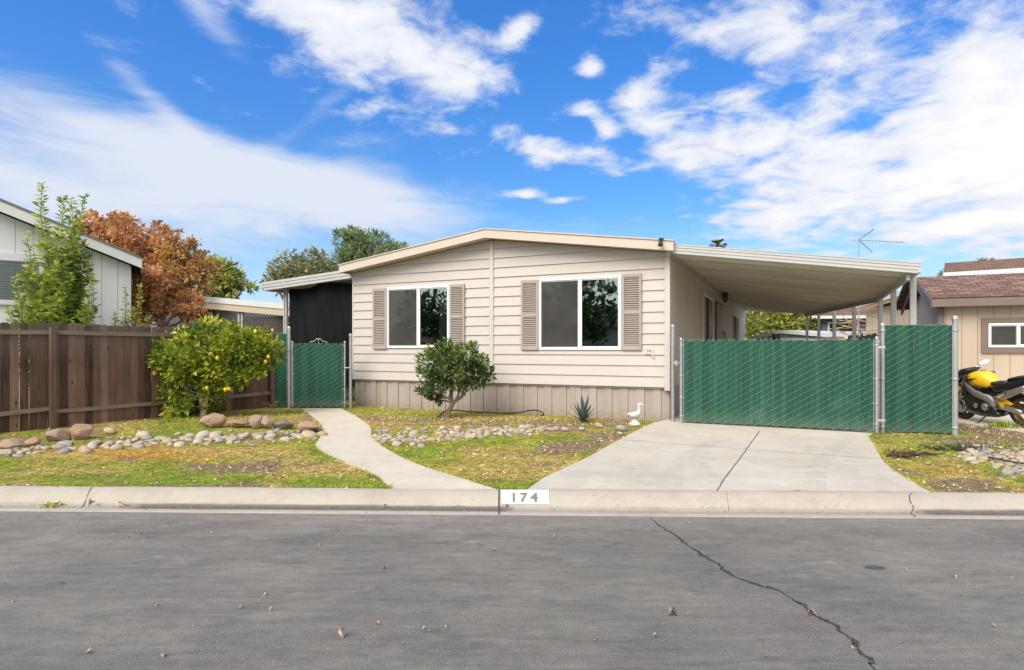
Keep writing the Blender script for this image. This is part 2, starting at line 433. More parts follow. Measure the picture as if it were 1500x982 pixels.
def masks(x, y):
    x = np.asarray(x, float); y = np.asarray(y, float)
    wx = x+.25*(fbm(x*2.2, y*2.2, 3, 1)-.5); wy = y+.25*(fbm(x*2.2, y*2.2, 3, 2)-.5)
    n = fbm(x*2.0, y*2.6, 4, 3)-.5; n2 = fbm(x*8, y*9, 3, 9)-.5
    out = np.maximum(sstep(14.5, 17, y), sstep(9.5, 11, np.abs(x)))
    dirt = np.clip(sstep(.22, .68, field(DIRT, wx, wy)+n*1.5+n2*1.0), 0, 1)
    dirt = np.maximum(dirt, out*.8)
    dry = np.clip(field(DRY, wx, wy)*1.1+.9*field(LITT, wx, wy)+n*2.6+n2*1.2+.12-1.6*field(LUSH, wx, wy), -1, 1)
    org = np.clip(field(ORNG, wx, wy)*(1.+n2*2.2)+n*.2, 0, 1)
    return dirt, dry, org

def lawncolor(t, oc, k=1.):
    """turf: lush, yellowing and thatchy patches, with orange moss; the same field colours soil and blades"""
    q = lambda *c: tuple(min(.9, v*k) for v in c)
    d, y, o = t.attr('dirt'), t.attr('dry'), t.attr('orange')
    n = t.noise(oc, 2.6, 5, .62, .4); n3 = t.noise(oc, 9.5, 5, .68, .4); nf = t.noise(oc, 38., 4, .72)
    f = t.m('ADD', t.m('ADD', t.m('MULTIPLY', n, .35), t.m('MULTIPLY', n3, .45)), t.m('MULTIPLY', nf, .2))
    g = t.ramp(f, [(.43, q(.14, .21, .022)), (.49, q(.27, .32, .035)), (.54, q(.42, .40, .06)), (.60, q(.54, .44, .10))])
    lush = t.mix(t.ss(n3, .43, .57), q(.15, .27, .022), q(.27, .36, .035))
    g = t.mix(t.m('MAXIMUM', t.m('MULTIPLY', y, -1.), 0.), g, lush)
    g = t.mix(t.m('MULTIPLY', t.ss(t.noise(oc, 6.5, 5, .72, .5), .515, .58), .7), g, q(.24, .18, .08))
    dr = t.mix(t.ss(n3, .44, .56), q(.40, .285, .085), q(.60, .47, .15))
    c = t.mix(t.m('MULTIPLY', t.m('MAXIMUM', y, 0.), .95), g, dr)
    c = t.mix(o, c, t.mix(t.ss(n3, .45, .56), q(.48, .21, .04), q(.62, .36, .07)))
    return c, d, nf, n3
def ground_fn(t, oc):
    c, d, nf, n3 = lawncolor(t, oc)
    c = t.mix(1., c, t.ramp(nf, [(.38, (.55, .55, .5)), (.5, (1, 1, 1)), (.62, (1.4, 1.35, 1.2))]), 'MULTIPLY')
    dt = t.ramp(t.m('ADD', t.m('MULTIPLY', nf, .5), t.m('MULTIPLY', n3, .5)), [(.42, (.15, .105, .062)), (.5, (.25, .185, .105)), (.58, (.38, .29, .18))])
    dt = t.mix(t.ss(t.noise(oc, 70, 3), .58, .66), dt, (.52, .42, .26))
    c = t.mix(d, c, dt)
    return dict(color=c, rough=.95, spec=.15, normal=t.bump(t.m('ADD', nf, t.noise(oc, 110, 3)), 1., .025))
M_ground = newmat('lawn_soil', ground_fn)
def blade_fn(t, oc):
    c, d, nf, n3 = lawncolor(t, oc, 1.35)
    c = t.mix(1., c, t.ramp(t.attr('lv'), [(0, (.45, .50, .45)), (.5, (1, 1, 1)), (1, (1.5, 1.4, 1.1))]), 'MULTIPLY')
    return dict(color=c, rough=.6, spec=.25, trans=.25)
M_blade = newmat('grass_blades', blade_fn)

def axis_coords(lo, hi, step, far):
    a = list(np.arange(lo, hi+1e-6, step)); s = step
    while a[-1] < far: s *= 1.5; a.append(a[-1]+s)
    s = step
    while a[0] > -far: s *= 1.5; a.insert(0, a[0]-s)
    return np.array(a)
xs = axis_coords(-11, 11.5, .07, 900); ys = axis_coords(5.7, 16.5, .07, 900)
X, Y = np.meshgrid(xs, ys); nx, ny = len(xs), len(ys)
Zg = gz(X, Y); dm, ym, om = masks(X, Y)
Zg = Zg+np.where(Zg > 0, (fbm(X*7, Y*7, 3, 8)-.5)*.018, 0)
I = (np.arange(ny-1)[:, None]*nx+np.arange(nx-1)[None, :]).ravel()
ground = npmesh('ground', np.stack([X, Y, Zg], -1).reshape(-1, 3), np.stack([I, I+1, I+1+nx, I+nx], -1), M_ground, None,
                {'dirt': dm.ravel(), 'dry': ym.ravel(), 'orange': om.ravel()}, True)
tag(ground, kind='structure')

def asphalt_fn(t, oc):
    big = t.noise(t.scale(oc, (.8, 1.3, 1)), .55, 6, .62, .5); mid = t.noise(t.scale(oc, (1., 2.2, 1)), 2.1, 6, .66, .8)
    fine = t.noise(oc, 95, 4, .75); grit = t.noise(oc, 260, 2, .6)
    c = t.ramp(t.m('ADD', t.m('MULTIPLY', big, .6), t.m('MULTIPLY', mid, .4)), [(.32, (.108, .104, .092)), (.5, (.170, .161, .140)), (.68, (.255, .236, .203))])
    c = t.mix(t.m('MULTIPLY', t.ss(t.noise(oc, .9, 5, .7, .4), .48, .68), .45), c, (.205, .178, .160))
    pale = t.m('MULTIPLY', t.ss(t.noise(t.scale(oc, (.7, 2.4, 1)), 2.6, 7, .7, 1.2), .58, .74), t.ss(t.noise(oc, .7, 2), .42, .6))
    c = t.mix(t.m('MULTIPLY', pale, .75), c, (.37, .345, .305))
    x, y, z = t.xyz(oc)
    # dark drip stain
    def spot(cx, cy, rx, ry):
        dx = t.m('MULTIPLY', t.m('SUBTRACT', x, cx), 1/rx); dy = t.m('MULTIPLY', t.m('SUBTRACT', y, cy), 1/ry)
        r = t.m('ADD', t.m('ADD', t.m('MULTIPLY', dx, dx), t.m('MULTIPLY', dy, dy)), t.m('MULTIPLY', t.m('SUBTRACT', mid, .5), 1.2))
        return t.ss(r, 1.1, .6)
    p = p2g(1283, 832, 0.); c = t.mix(t.m('MULTIPLY', spot(p.x, p.y, .09, .05), .7), c, (.035, .035, .036))
    edge = t.ss(t.m('ADD', t.m('SUBTRACT', t.m('ADD', y, t.m('MULTIPLY', x, -KS)), KA-.75), t.m('MULTIPLY', t.m('SUBTRACT', mid, .5), 1.)), 0., .7)
    c = t.mix(t.m('MULTIPLY', edge, .5), c, (.27, .24, .205))
    m2 = t.noise(t.scale(oc, (1, 1.5, 1)), 11, 6, .75, .6); m3 = t.noise(t.scale(oc, (.35, 3., 1)), 5, 6, .7, .8)
    c = t.mix(1., c, t.ramp(m2, [(.3, (.84, .84, .84)), (.5, (1, 1, 1)), (.7, (1.16, 1.15, 1.13))]), 'MULTIPLY')
    c = t.mix(1., c, t.ramp(m3, [(.32, (.84, .84, .84)), (.5, (1, 1, 1)), (.7, (1.16, 1.15, 1.13))]), 'MULTIPLY')
    c = t.mix(1., c, t.ramp(fine, [(.28, (.55, .55, .55)), (.5, (1, 1, 1)), (.74, (1.5, 1.48, 1.44))]), 'MULTIPLY')
    c = t.mix(t.ss(grit, .64, .70), c, (.56, .53, .47)); c = t.mix(t.ss(t.noise(oc, 140, 2, .6), .66, .72), c, (.035, .034, .032))
    c = t.mix(t.m('MULTIPLY', t.ss(t.noise(oc, 38, 3, .6), .66, .74), .6), c, (.42, .40, .36))
    return dict(color=c, rough=.9, spec=.25, normal=t.bump(t.m('ADD', fine, grit), .75, .006))
M_asph = newmat('asphalt', asphalt_fn)
m = MB()
for i in range(60):
    x0, x1 = -60+2*i, -58+2*i
    m.add([(x0, KA+KS*x0-12, 0), (x1, KA+KS*x1-12, 0), (x1, KA+KS*x1+.01, 0), (x0, KA+KS*x0+.01, 0)], [(0, 1, 2, 3)])
road = tag(m.build('road', M_asph, None, True), kind='structure')

def concrete(name, col, stain=(.25, .2, .15), amt=.35, marks=None):
    def fn(t, oc):
        big = t.noise(oc, 1.1, 6, .65, .3); mid = t.noise(oc, 6, 5, .7); fine = t.noise(oc, 110, 3, .7)
        f = t.m('ADD', t.m('MULTIPLY', big, .6), t.m('MULTIPLY', mid, .4))
        c = t.ramp(f, [(.3, tuple(v*.80 for v in col)), (.5, col), (.7, tuple(min(1, v*1.14) for v in col))])
        c = t.mix(t.m('MULTIPLY', t.ss(t.noise(oc, .8, 6, .72, .6), .52, .72), amt), c, stain)
        if marks: c = marks(t, oc, c)
        c = t.mix(1., c, t.ramp(fine, [(.25, (.86, .86, .86)), (.5, (1, 1, 1)), (.75, (1.1, 1.1, 1.1))]), 'MULTIPLY')
        return dict(color=c, rough=.9, spec=.25, normal=t.bump(t.m('ADD', fine, mid), .35, .006))
    return newmat(name, fn)
def kerb_marks(t, oc, c):
    x, y, z = t.xyz(oc)
    mid = t.noise(t.scale(oc, (1, 4, 4)), 2.5, 5, .7)
    lo = t.m('MULTIPLY', t.ss(t.m('ADD', z, t.m('MULTIPLY', t.m('SUBTRACT', mid, .5), .03)), .012, -.012), t.ss(t.m('ADD', y, t.m('MULTIPLY', x, -KS)), KA+.12, KA+.2))
    where = t.m('ADD', t.m('ADD', t.m('MULTIPLY', t.ss(x, -4.1, -3.6), t.ss(x, .05, -.15)), t.ss(x, 3.9, 4.2)), .25, clamp=True)
    c = t.mix(t.m('MULTIPLY', t.m('MULTIPLY', lo, where), .85), c, (.10, .085, .07))
    # tyre scuffs on the rolled face in front of the driveway
    w = t.new('ShaderNodeTexWave', wave_type='BANDS', bands_direction='X'); t.put(w.inputs['Vector'], t.comb(t.m('SUBTRACT', x, t.m('MULTIPLY', y, 1.5)), y, z)); w.inputs['Scale'].default_value = 3.2; w.inputs['Distortion'].default_value = 6
    w.inputs['Detail'].default_value = 3
    band = t.m('MULTIPLY', t.ss(x, .2, .9), t.ss(x, 3.9, 3.2))
    sc = t.m('MULTIPLY', t.ss(w.outputs[0], .6, 1.), t.ss(t.noise(t.scale(oc, (1, 5, 5)), 3.3, 5, .7), .45, .65))
    return t.mix(t.m('MULTIPLY', t.m('MULTIPLY', sc, band), .4), c, (.22, .21, .19))
M_kerb = concrete('kerb_concrete', (.40, .355, .285), (.38, .32, .25), .4, kerb_marks)
kd = Vector((1, KS, 0)).normalized(); kn = Vector((-KS, 1, 0)).normalized(); kc = 1/math.sqrt(1+KS*KS)
prof = [(0, -.2), (.0, .002), (.006, .004), (.14, -.008), (.265, -.022), (.30, -.02), (.335, .004), (.38, .038), (.44, .070), (.50, .094), (.55, .105), (KB*kc, .108), (KB*kc, -.2)]
m = MB(); vs = []; fs = []; nX = 241; npf = len(prof)
for i in range(nX):
    u = -48+i*.4
    for v, z in prof:
        p = Vector((0, KA, 0))+kd*u+kn*v
        vs.append((p.x, p.y, z+(0 if z < -.1 else .006*(vnoise(u*.8, v*4, 3)-.5)+.002*(vnoise(u*9, v*30, 4)-.5))))
for i in range(nX-1):
    for k in range(npf-2): fs.append((i*npf+k, (i+1)*npf+k, (i+1)*npf+k+1, i*npf+k+1))
m.add(vs, fs, True); m.add([vs[i*npf+k] for i in range(nX) for k in (npf-2, npf-1)], [(2*i, 2*i+2, 2*i+3, 2*i+1) for i in range(nX-1)]); kerb = tag(m.build('kerb', M_kerb), kind='structure')
def kerb_pt(px, v, lift=.004):
    """a point on the kerb profile under photo column px"""
    z = np.interp(v, [p[0] for p in prof[2:-1]], [p[1] for p in prof[2:-1]])
    a = (px-CX)/F; Yb = (KA+v/kc)/(1-KS*a); return Vector((a*Yb, Yb, z+lift))
M_crack = paint('crack_dark', (.045, .042, .038), .3, 8, .95)
M_joint = paint('joint_dark', (.075, .065, .055), .3, 8, .95)
def kerb_line(pxs, w, name, mat, vs_):
    m = MB()
    pts = [(kerb_pt(a, v), kd*w*random.uniform(.6, 1.3)) for a, v in zip(pxs, vs_)]
    for (p, d), (q, e) in zip(pts, pts[1:]): m.add([p-d, p+d, q+e, q-e], [(0, 1, 2, 3)])
    return m.build(name, mat, kerb)
VV = [.01, .1, .2, .29, .34, .42, .5, .57]
kerb_line([731]*8, .010, 'joint', M_joint, VV)
kerb_line([1339+3*math.sin(i*2)-i*.9 for i in range(8)], .006, 'joint', M_joint, VV)
kerb_line([118+i*3.5 for i in range(6)], .004, 'crack', M_joint, VV[2:])
kerb_line([1068-i*1.1 for i in range(5)], .0025, 'crack', M_joint, VV[3:])

# painted house number on the kerb face
M_white = paint('white_paint', (.64, .62, .58), .08, 9, .7, dirt=((.40, .36, .29), .6))
m = MB(); cols = np.linspace(734, 804, 9); rows = [.345, .40, .46, .52, .565]
vs = [kerb_pt(c+ (2 if r < .4 else 0)+random.uniform(-.6, .6)*(i in (0, 8)), r, .007) for r in rows for i, c in enumerate(cols)]
m.add(vs, [(r*9+c, r*9+c+1, r*9+10+c, r*9+9+c) for r in range(4) for c in range(8)], True)
patch = m.build('number_patch', M_white, kerb)
M_digit = paint('stencil_grey', (.16, .155, .14), .25, 30, .7)
for ch, px in (('1', 752.5), ('7', 767), ('4', 782.5)):
    me = text_mesh(ch, .108, 0, .0035); me.materials.append(M_digit)
    base = kerb_pt(px, .418, 0); co_ = [Vector(v.co) for v in me.vertices]
    for v, c in zip(me.vertices, co_):
        vv = .418+c.y*1.5
        p = kerb_pt(px, vv, .012); v.co = p+kd*c.x*1.35
    link('digit', me, patch)

# ---- driveway and path as strips between two edges
def strip(name, left, right, mat, rows=46, colsn=10, top=conc_top, parent=None):
    def resample(pl):
        d = [0]
        for a, b in zip(pl, pl[1:]): d.append(d[-1]+(Vector(b)-Vector(a)).length)
        q = np.linspace(0, d[-1], rows); return np.interp(q, d, [p[0] for p in pl]), np.interp(q, d, [p[1] for p in pl])
    lx, ly = resample(left); rx, ry = resample(right); V = []; n = colsn+3
    for i in range(rows):
        for j in range(-1, colsn+2):
            f = min(max(j/colsn, 0), 1); x = lx[i]*(1-f)+rx[i]*f; y = ly[i]*(1-f)+ry[i]*f
            V.append((x, y, top(x, y)-(.16 if j in (-1, colsn+1) else 0)))
    m = MB(); m.add(V, [(i*n+j, i*n+j+1, (i+1)*n+j+1, (i+1)*n+j) for i in range(rows-1) for j in range(n-1)], False)
    return tag(m.build(name, mat, parent), kind=None if parent else 'structure')
def ykb(x): return KA+KS*x+KB
def onk(px):
    a = (px-CX)/F; y = (KA+KB-.008)/(1-KS*a); return (a*y, y)
def spl(pts, n=8):
    """smooth a polyline (Catmull-Rom)"""
    P = [Vector(p) for p in pts]; P = [P[0]*2-P[1]]+P+[P[-1]*2-P[-2]]; out = []
    for i in range(1, len(P)-2):
        for k in range(n):
            s = k/n; a, b, c, d = P[i-1:i+3]
            out.append(.5*((2*b)+(c-a)*s+(2*a-5*b+4*c-d)*s*s+(3*b-a-3*c+d)*s**3))
    return out+[P[-2]]
def g2(px, py):
    p = p2g(px, py); return (p.x, p.y)
path_l = spl([onk(574), g2(563, 707), g2(546, 696), g2(512, 682), g2(489, 670), g2(463, 656), g2(468, 645), g2(473, 629), g2(459, 612), g2(441, 600.5)])
path_r = spl([onk(734), g2(690, 708), g2(646, 695.5), g2(597, 677), g2(563, 658.5), g2(545, 643), g2(543, 630), g2(529, 617), g2(500, 600)])
gate_l = Vector((2.98, 11.15)); hd = Vector((math.cos(R(-25)), math.sin(R(-25)))); hn = Vector((math.sin(R(25)), math.cos(R(25))))
drv_l = spl([onk(772), g2(800, 702), g2(860, 673), g2(915, 643), g2(955, 623)])+[Vector((2.75, 11.0))+hn*.6, Vector((3.05, 11.15))+hn*17]
drv_r = spl([onk(1366), g2(1330, 705), g2(1298, 683), g2(1283, 660), g2(1273, 641)])+[Vector((5.95, 9.62))+hn*.8, Vector((6.25, 9.6))+hn*17]
def path_marks(t, oc, c):
    return t.mix(t.m('MULTIPLY', t.ss(t.noise(t.scale(oc, (1, 1.6, 1)), 9, 5, .7), .55, .7), .25), c, (.36, .30, .22))
M_path = concrete('path_concrete', (.53, .475, .375), (.42, .365, .28), .35, path_marks)
path = strip('path', path_l, path_r, M_path)
m_ = p2g(1040, 680); m2 = p2g(1195, 690)
def drive_marks(t, oc, c):
    x, y, z = t.xyz(oc)
    out = c
    for (px0, py0, px1, py1, bend, wd, amt) in ((985, 712, 1035, 652, .12, .13, .22), (1045, 706, 1048, 648, .20, .13, .30), (1195, 720, 1235, 650, .12, .13, .28), (1250, 712, 1262, 655, .1, .12, .2)):
        a = p2g(px0, py0); b = p2g(px1, py1); d = (b-a); L = d.length; d /= L
        u = t.m('ADD', t.m('MULTIPLY', t.m('SUBTRACT', x, a.x), d.x), t.m('MULTIPLY', t.m('SUBTRACT', y, a.y), d.y))
        v = t.m('ADD', t.m('MULTIPLY', t.m('SUBTRACT', x, a.x), -d.y), t.m('MULTIPLY', t.m('SUBTRACT', y, a.y), d.x))
        un = t.m('DIVIDE', u, L); v = t.m('ADD', v, t.m('MULTIPLY', t.m('MULTIPLY', un, t.m('SUBTRACT', un, 1.)), 4*bend))
        tread = t.ss(t.m('SINE', t.m('ADD', t.m('MULTIPLY', v, 170.), t.m('MULTIPLY', t.noise(oc, 6, 3), 9.))), -.6, .9)
        band = t.m('MULTIPLY', t.ss(t.m('ABSOLUTE', v), wd, wd*.7), t.m('MULTIPLY', t.ss(un, -.3, .15), t.ss(un, 1.15, .9)))
        br = t.ss(t.noise(t.comb(u, v), 4.5, 4, .7), .32, .62)
        out = t.mix(t.m('MULTIPLY', t.m('MULTIPLY', t.m('MULTIPLY', band, t.m('ADD', t.m('MULTIPLY', tread, .6), .4)), br), amt), out, (.235, .215, .19))
    rust = t.m('MULTIPLY', t.ss(t.m('SUBTRACT', x, t.m('MULTIPLY', t.m('SUBTRACT', y, 9.), -.05)), 4.7, 6.2), t.ss(y, 8.2, 9.6))
    out = t.mix(t.m('MULTIPLY', rust, t.m('MULTIPLY', t.noise(oc, 3, 4), .6)), out, (.55, .36, .22))
    pale = t.m('MULTIPLY', t.ss(t.noise(t.scale(oc, (1, 2.5, 1)), 1.3, 5, .7, .6), .52, .7), .4)
    return t.mix(pale, out, (.60, .575, .53))
M_drive = concrete('drive_concrete', (.475, .432, .355), (.38, .345, .295), .4, drive_marks)
drive = strip('driveway', drv_l, drv_r, M_drive, 90, 12)
def groove(pts, w, parent, lift=.004, name='joint', mat=None, top=conc_top):
    m = MB()
    P = [Vector((p[0], p[1], top(p[0], p[1])+lift)) for p in pts]
    for i in range(len(P)-1):
        d = (P[i+1]-P[i]).normalized(); n = Vector((-d.y, d.x, 0))*w
        m.add([P[i]-n, P[i]+n, P[i+1]+n, P[i+1]-n], [(0, 1, 2, 3)])
    return m.build(name, mat or M_joint, parent)
def pline(a, b, n=24, w=0.):
    a = Vector(a); b = Vector(b); return [a.lerp(b, i/n)+Vector((random.uniform(-w, w), random.uniform(-w, w))) for i in range(n+1)]
groove(pline(onk(1050), g2(1113, 634), 24, .004), .0055, drive)
groove(pline(g2(912, 648), g2(1287, 676), 30, .003), .004, drive)
groove(pline(onk(790), onk(1352), 40, .004), .0025, drive, .008, 'joint')

# crack across the asphalt
pts = [(951, 758), (965, 768), (985, 783), (1000, 795), (1018, 806), (1026, 814), (1055, 829), (1061, 838), (1080, 848), (1120, 860), (1145, 869), (1165, 882), (1180, 890), (1187, 900), (1215, 912), (1240, 932), (1252, 943), (1258, 955), (1270, 968), (1282, 985), (1300, 1010)]
P = [p2g(a, b, 0.) for a, b in pts]; Q = []
for a, b in zip(P, P[1:]):
    for k in range(7): Q.append(a.lerp(b, k/7)+Vector((random.gauss(0, .009), random.gauss(0, .006), 0)))
m = MB(); ws = [random.uniform(.0015, .0075)*(.5+.9*vnoise(i*.25, 0, 7)) for i in range(len(Q))]
def ribbon(m, Q, ws, z=.004):
    for i in range(len(Q)-1):
        d = (Q[i+1]-Q[i]).normalized(); n = Vector((-d.y, d.x, 0)); up = Vector((0, 0, z))
        m.add([Q[i]-n*ws[i]+up, Q[i]+n*ws[i]+up, Q[i+1]+n*ws[i+1]+up, Q[i+1]-n*ws[i+1]+up], [(0, 1, 2, 3)])
ribbon(m, Q, ws)
for s0 in (12, 30, 44, 58, 75, 92, 104, 118, 127):
    if s0 < len(Q)-14:
        Z = [Q[s0+k]+Vector((random.gauss(.018, .006)*math.sin(PI*k/12), random.gauss(0, .004), 0)) for k in range(13)]
        ribbon(m, Z, [.0035*math.sin(PI*k/12)+.001 for k in range(13)], .006)
m.build('crack', M_crack, road)

# ---- grass, litter
def inpoly(x, y, poly):
    c = np.zeros(x.shape, bool); n = len(poly)
    for i in range(n):
        x0, y0 = poly[i][0], poly[i][1]; x1, y1 = poly[i-1][0], poly[i-1][1]
        c ^= ((y0 > y) != (y1 > y)) & (x < (x1-x0)*(y-y0)/((y1-y0) or 1e-9)+x0)
    return c
path_poly = [tuple(p) for p in path_l]+[tuple(p) for p in path_r][::-1]
drv_poly = [tuple(p) for p in drv_l]+[tuple(p) for p in drv_r][::-1]
HOUSE_L = Vector((-3.785, 14.486)); HW = 7.42
house_poly = [HOUSE_L, HOUSE_L+hd*HW, HOUSE_L+hd*HW+hn*19, HOUSE_L+hn*19]
slab_poly = [(8.72, 12.2), (8.85, 10.3), (9.3, 8.9), (16, 8.2), (16, 15), (9.2, 14.6)]
def free(x, y, pad=0.):
    return ~(inpoly(x, y, path_poly) | inpoly(x, y, drv_poly) | inpoly(x, y, house_poly) | inpoly(x, y, slab_poly))
def scatter(n, x0, x1, y0, y1):
    x = rng.uniform(x0, x1, n); y = rng.uniform(y0, y1, n)
    k = (y > KA+KS*x+KB-.02) & (np.abs(x) < .95*y+.6) & free(x, y)
    return x[k], y[k]
x, y = scatter(420000, -9.5, 9.5, 6.2, 14.5)
d, ym_, om_ = masks(x, y)
k = (rng.random(len(x)) < (1-d)**1.3*(.05+.75*sstep(.42, .58, fbm(x*5, y*5, 4, 21)))*np.where(ym_ > .4, .45, 1.)+.006)
x, y, d, ym_, om_ = (q[k] for q in (x, y, d, ym_, om_))
EX, EY = [], []
for pl, sg in ((path_l, 1), (path_r, -1), (drv_l, 1), (drv_r, -1)):      # longer blades hanging over the concrete edges
    for a, b in zip(pl, pl[1:]):
        L = (b-a).length; nn = int(L*330)
        if a.y > 11.5 or not nn: continue
        dd = (b-a)/L; nv = Vector((-dd.y, dd.x))*sg
        for k_ in range(nn):
            if vnoise(a.x*3+k_*.002, a.y*3, 91) < .38: continue
            q_ = a+dd*random.random()*L+nv*(random.random()**2*.07-.006); EX.append(q_.x); EY.append(q_.y)
for k_ in range(2600):
    X_ = random.uniform(-6, 5.4); Y_ = KA+KS*X_+KB+random.random()**2*.06
    if bool(free(np.array([X_]), np.array([Y_+.03]))[0]) and vnoise(X_*2.3, 0, 95) > .4: EX.append(X_); EY.append(Y_)
EX, EY = np.array(EX), np.array(EY); ed, ey_, eo = masks(EX, EY); n0 = len(x)
x, y, d, ym_, om_ = (np.concatenate(p_) for p_ in ((x, EX), (y, EY), (d, ed), (ym_, ey_), (om_, eo)))
n = len(x); h = np.concatenate([rng.uniform(.008, .024, n0), rng.uniform(.02, .055, n-n0)])*(1.0+.5*(fbm(x*3, y*3, 2, 33)-.5)); h *= 1+1.6*(rng.random(n) < .03)
ang = rng.uniform(0, 2*PI, n); lean = rng.normal(0, .85, (n, 2)); w = rng.uniform(.003, .007, n)
zz = gz(x, y)-.004
B = np.stack([x, y, zz], -1); sd = np.stack([np.cos(ang), np.sin(ang), 0*x], -1)*w[:, None]
T = B+np.stack([lean[:, 0]*h, lean[:, 1]*h, h], -1)
V = np.stack([B-sd, B+sd, T], 1).reshape(-1, 3)
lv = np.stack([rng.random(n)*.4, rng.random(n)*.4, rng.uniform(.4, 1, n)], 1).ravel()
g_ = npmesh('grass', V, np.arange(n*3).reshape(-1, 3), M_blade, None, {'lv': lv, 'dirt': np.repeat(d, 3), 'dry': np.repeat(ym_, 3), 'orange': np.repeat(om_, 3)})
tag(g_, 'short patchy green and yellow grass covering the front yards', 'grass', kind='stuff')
M_litter = leafmat('dry_leaf', [(0, (.18, .10, .045)), (.35, (.42, .27, .12)), (.7, (.66, .49, .26)), (1, (.78, .66, .40))], .8, .1)
x, y = scatter(60000, -9.5, 9.5, 6.2, 14.5)
d, ym_, om_ = masks(x, y)
k = rng.random(len(x)) < np.clip(.06+.30*np.maximum(ym_, 0)*sstep(.42, .62, fbm(x*3.5, y*3.5, 3, 61))+.25*d+.9*field(LITT, x+.3*(fbm(x*3, y*3, 2, 71)-.5), y)*sstep(.3, .6, fbm(x*5, y*5, 3, 77)), 0, .9)
x, y = x[k], y[k]; n = len(x); a = rng.uniform(0, 2*PI, n)
Lf = leaves('leaf_litter', np.stack([x, y, gz(x, y)+.008+.014*rng.random(n)], -1), np.stack([np.cos(a), np.sin(a), rng.normal(0, .5, n)], -1), rng.uniform(.025, .06, n), rng.uniform(.014, .030, n), M_litter, None)
tag(Lf, 'tan dry leaf litter scattered over the lawns and along the house', 'leaf litter', kind='stuff')

# grit and leaf crumbs gathered in the gutter and on the road edge
nG = 1500; gx = rng.uniform(-7, 7, nG); keep = rng.random(nG) < .25+.75*((gx < -.1) & (gx > -4) | (gx > 4)); gx = gx[keep]; nG = len(gx)
gv = np.where(rng.random(nG) < .6, rng.normal(.25, .045, nG), rng.uniform(-.9, .2, nG)); gzz = np.interp(gv, [p[0] for p in prof[2:-1]], [p[1] for p in prof[2:-1]], left=0.)
P = np.stack([gx, KA+KS*gx+gv, gzz+.004], -1); a = rng.uniform(0, 6.28, nG)
go = leaves('gutter_debris', P, np.stack([np.cos(a), np.sin(a), rng.normal(0, .3, nG)], -1), rng.uniform(.008, .026, nG), rng.uniform(.006, .014, nG), leafmat('debris_crumb', [(0, (.05, .035, .025)), (.5, (.14, .10, .07)), (1, (.40, .33, .22))], .85, .05), None)
tag(go, 'brown crumbs of leaf and grit gathered along the gutter', 'debris', kind='stuff')
# ------------------------------------------------------------------ the mobile home
def fs(px, off=0.):
    a = (px-CX)/F; L = HOUSE_L+hn*off; return (a*L.y-L.x)/(hd.x-a*hd.y)
def fz(px, py, off=0.):
    s = fs(px, off); return CZ+(HY-py)/F*(HOUSE_L+hn*off+hd*s).y
def sdp(px):   # side wall: distance behind the front corner
    a = (px-CX)/F; Rr = HOUSE_L+hd*HW; return (a*Rr.y-Rr.x)/(hn.x-a*hn.y)
def sz(px, py): return CZ+(HY-py)/F*(HOUSE_L+hd*HW+hn*sdp(px)).y

M_siding = paint('cream_siding', (.492, .452, .415), .045, 1.2, .55, stretch=(.5, 1, 3), bump=.1, bscale=70, dirt=((.42, .37, .29), .16))
M_trimc = paint('cream_trim', (.51, .475, .42), .04, 2., .5)
def skirt_fn(t, oc):
    x, y, z = t.xyz(oc)
    n = t.noise(t.scale(oc, (3, 3, .5)), 1.4, 5, .65); n2 = t.noise(oc, 14, 4, .7)
    wn = t.new('ShaderNodeTexWhiteNoise', noise_dimensions='1D'); t.put(wn.inputs['W'], t.m('FLOOR', t.m('DIVIDE', x, .158)))
    c = t.ramp(t.m('ADD', t.m('MULTIPLY', n, .7), t.m('MULTIPLY', wn.outputs[0], .3)), [(.3, (.32, .270, .235)), (.5, (.36, .306, .268)), (.7, (.39, .335, .297))])
    sp = t.ss(t.m('ADD', z, t.m('MULTIPLY', t.m('SUBTRACT', n2, .5), .5)), .46, .16)
    c = t.mix(t.m('MULTIPLY', sp, .55), c, (.22, .165, .11))
    return dict(color=c, rough=.6, normal=t.bump(n2, .1, .01))
M_skirt = newmat('taupe_skirting', skirt_fn)
M_fascia = paint('tan_fascia', (.535, .455, .38), .06, 2, .6)
M_shut = paint('taupe_shutter', (.355, .305, .270), .06, 3, .5)
M_vinyl = paint('white_vinyl', (.82, .82, .81), .03, 3, .35, bump=.02)
M_alum = paint('white_aluminium', (.45, .45, .435), .06, 2.5, .42, stretch=(.4, 1, 1), dirt=((.38, .34, .28), .45))
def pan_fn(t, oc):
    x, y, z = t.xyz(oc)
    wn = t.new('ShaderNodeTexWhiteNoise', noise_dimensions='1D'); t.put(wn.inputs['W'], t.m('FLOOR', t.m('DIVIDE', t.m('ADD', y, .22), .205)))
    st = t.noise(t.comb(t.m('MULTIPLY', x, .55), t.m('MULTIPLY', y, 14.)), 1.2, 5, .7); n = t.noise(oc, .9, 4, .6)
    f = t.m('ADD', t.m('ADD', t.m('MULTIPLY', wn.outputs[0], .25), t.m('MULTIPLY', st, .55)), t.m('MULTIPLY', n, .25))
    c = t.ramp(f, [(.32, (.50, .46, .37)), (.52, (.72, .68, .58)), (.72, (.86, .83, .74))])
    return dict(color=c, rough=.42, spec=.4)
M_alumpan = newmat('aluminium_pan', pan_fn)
M_dark = paint('dark_metal', (.02, .02, .021), .2, 10, .45)
M_black = paint('black_rubber', (.016, .016, .017), .2, 12, .6)
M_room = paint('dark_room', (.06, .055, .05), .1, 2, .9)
M_blind = paint('pale_blind', (.55, .52, .45), .04, 4, .7)
M_curtain = paint('sheer_curtain', (.30, .29, .27), .1, 4, .8, stretch=(8, 1, .3))
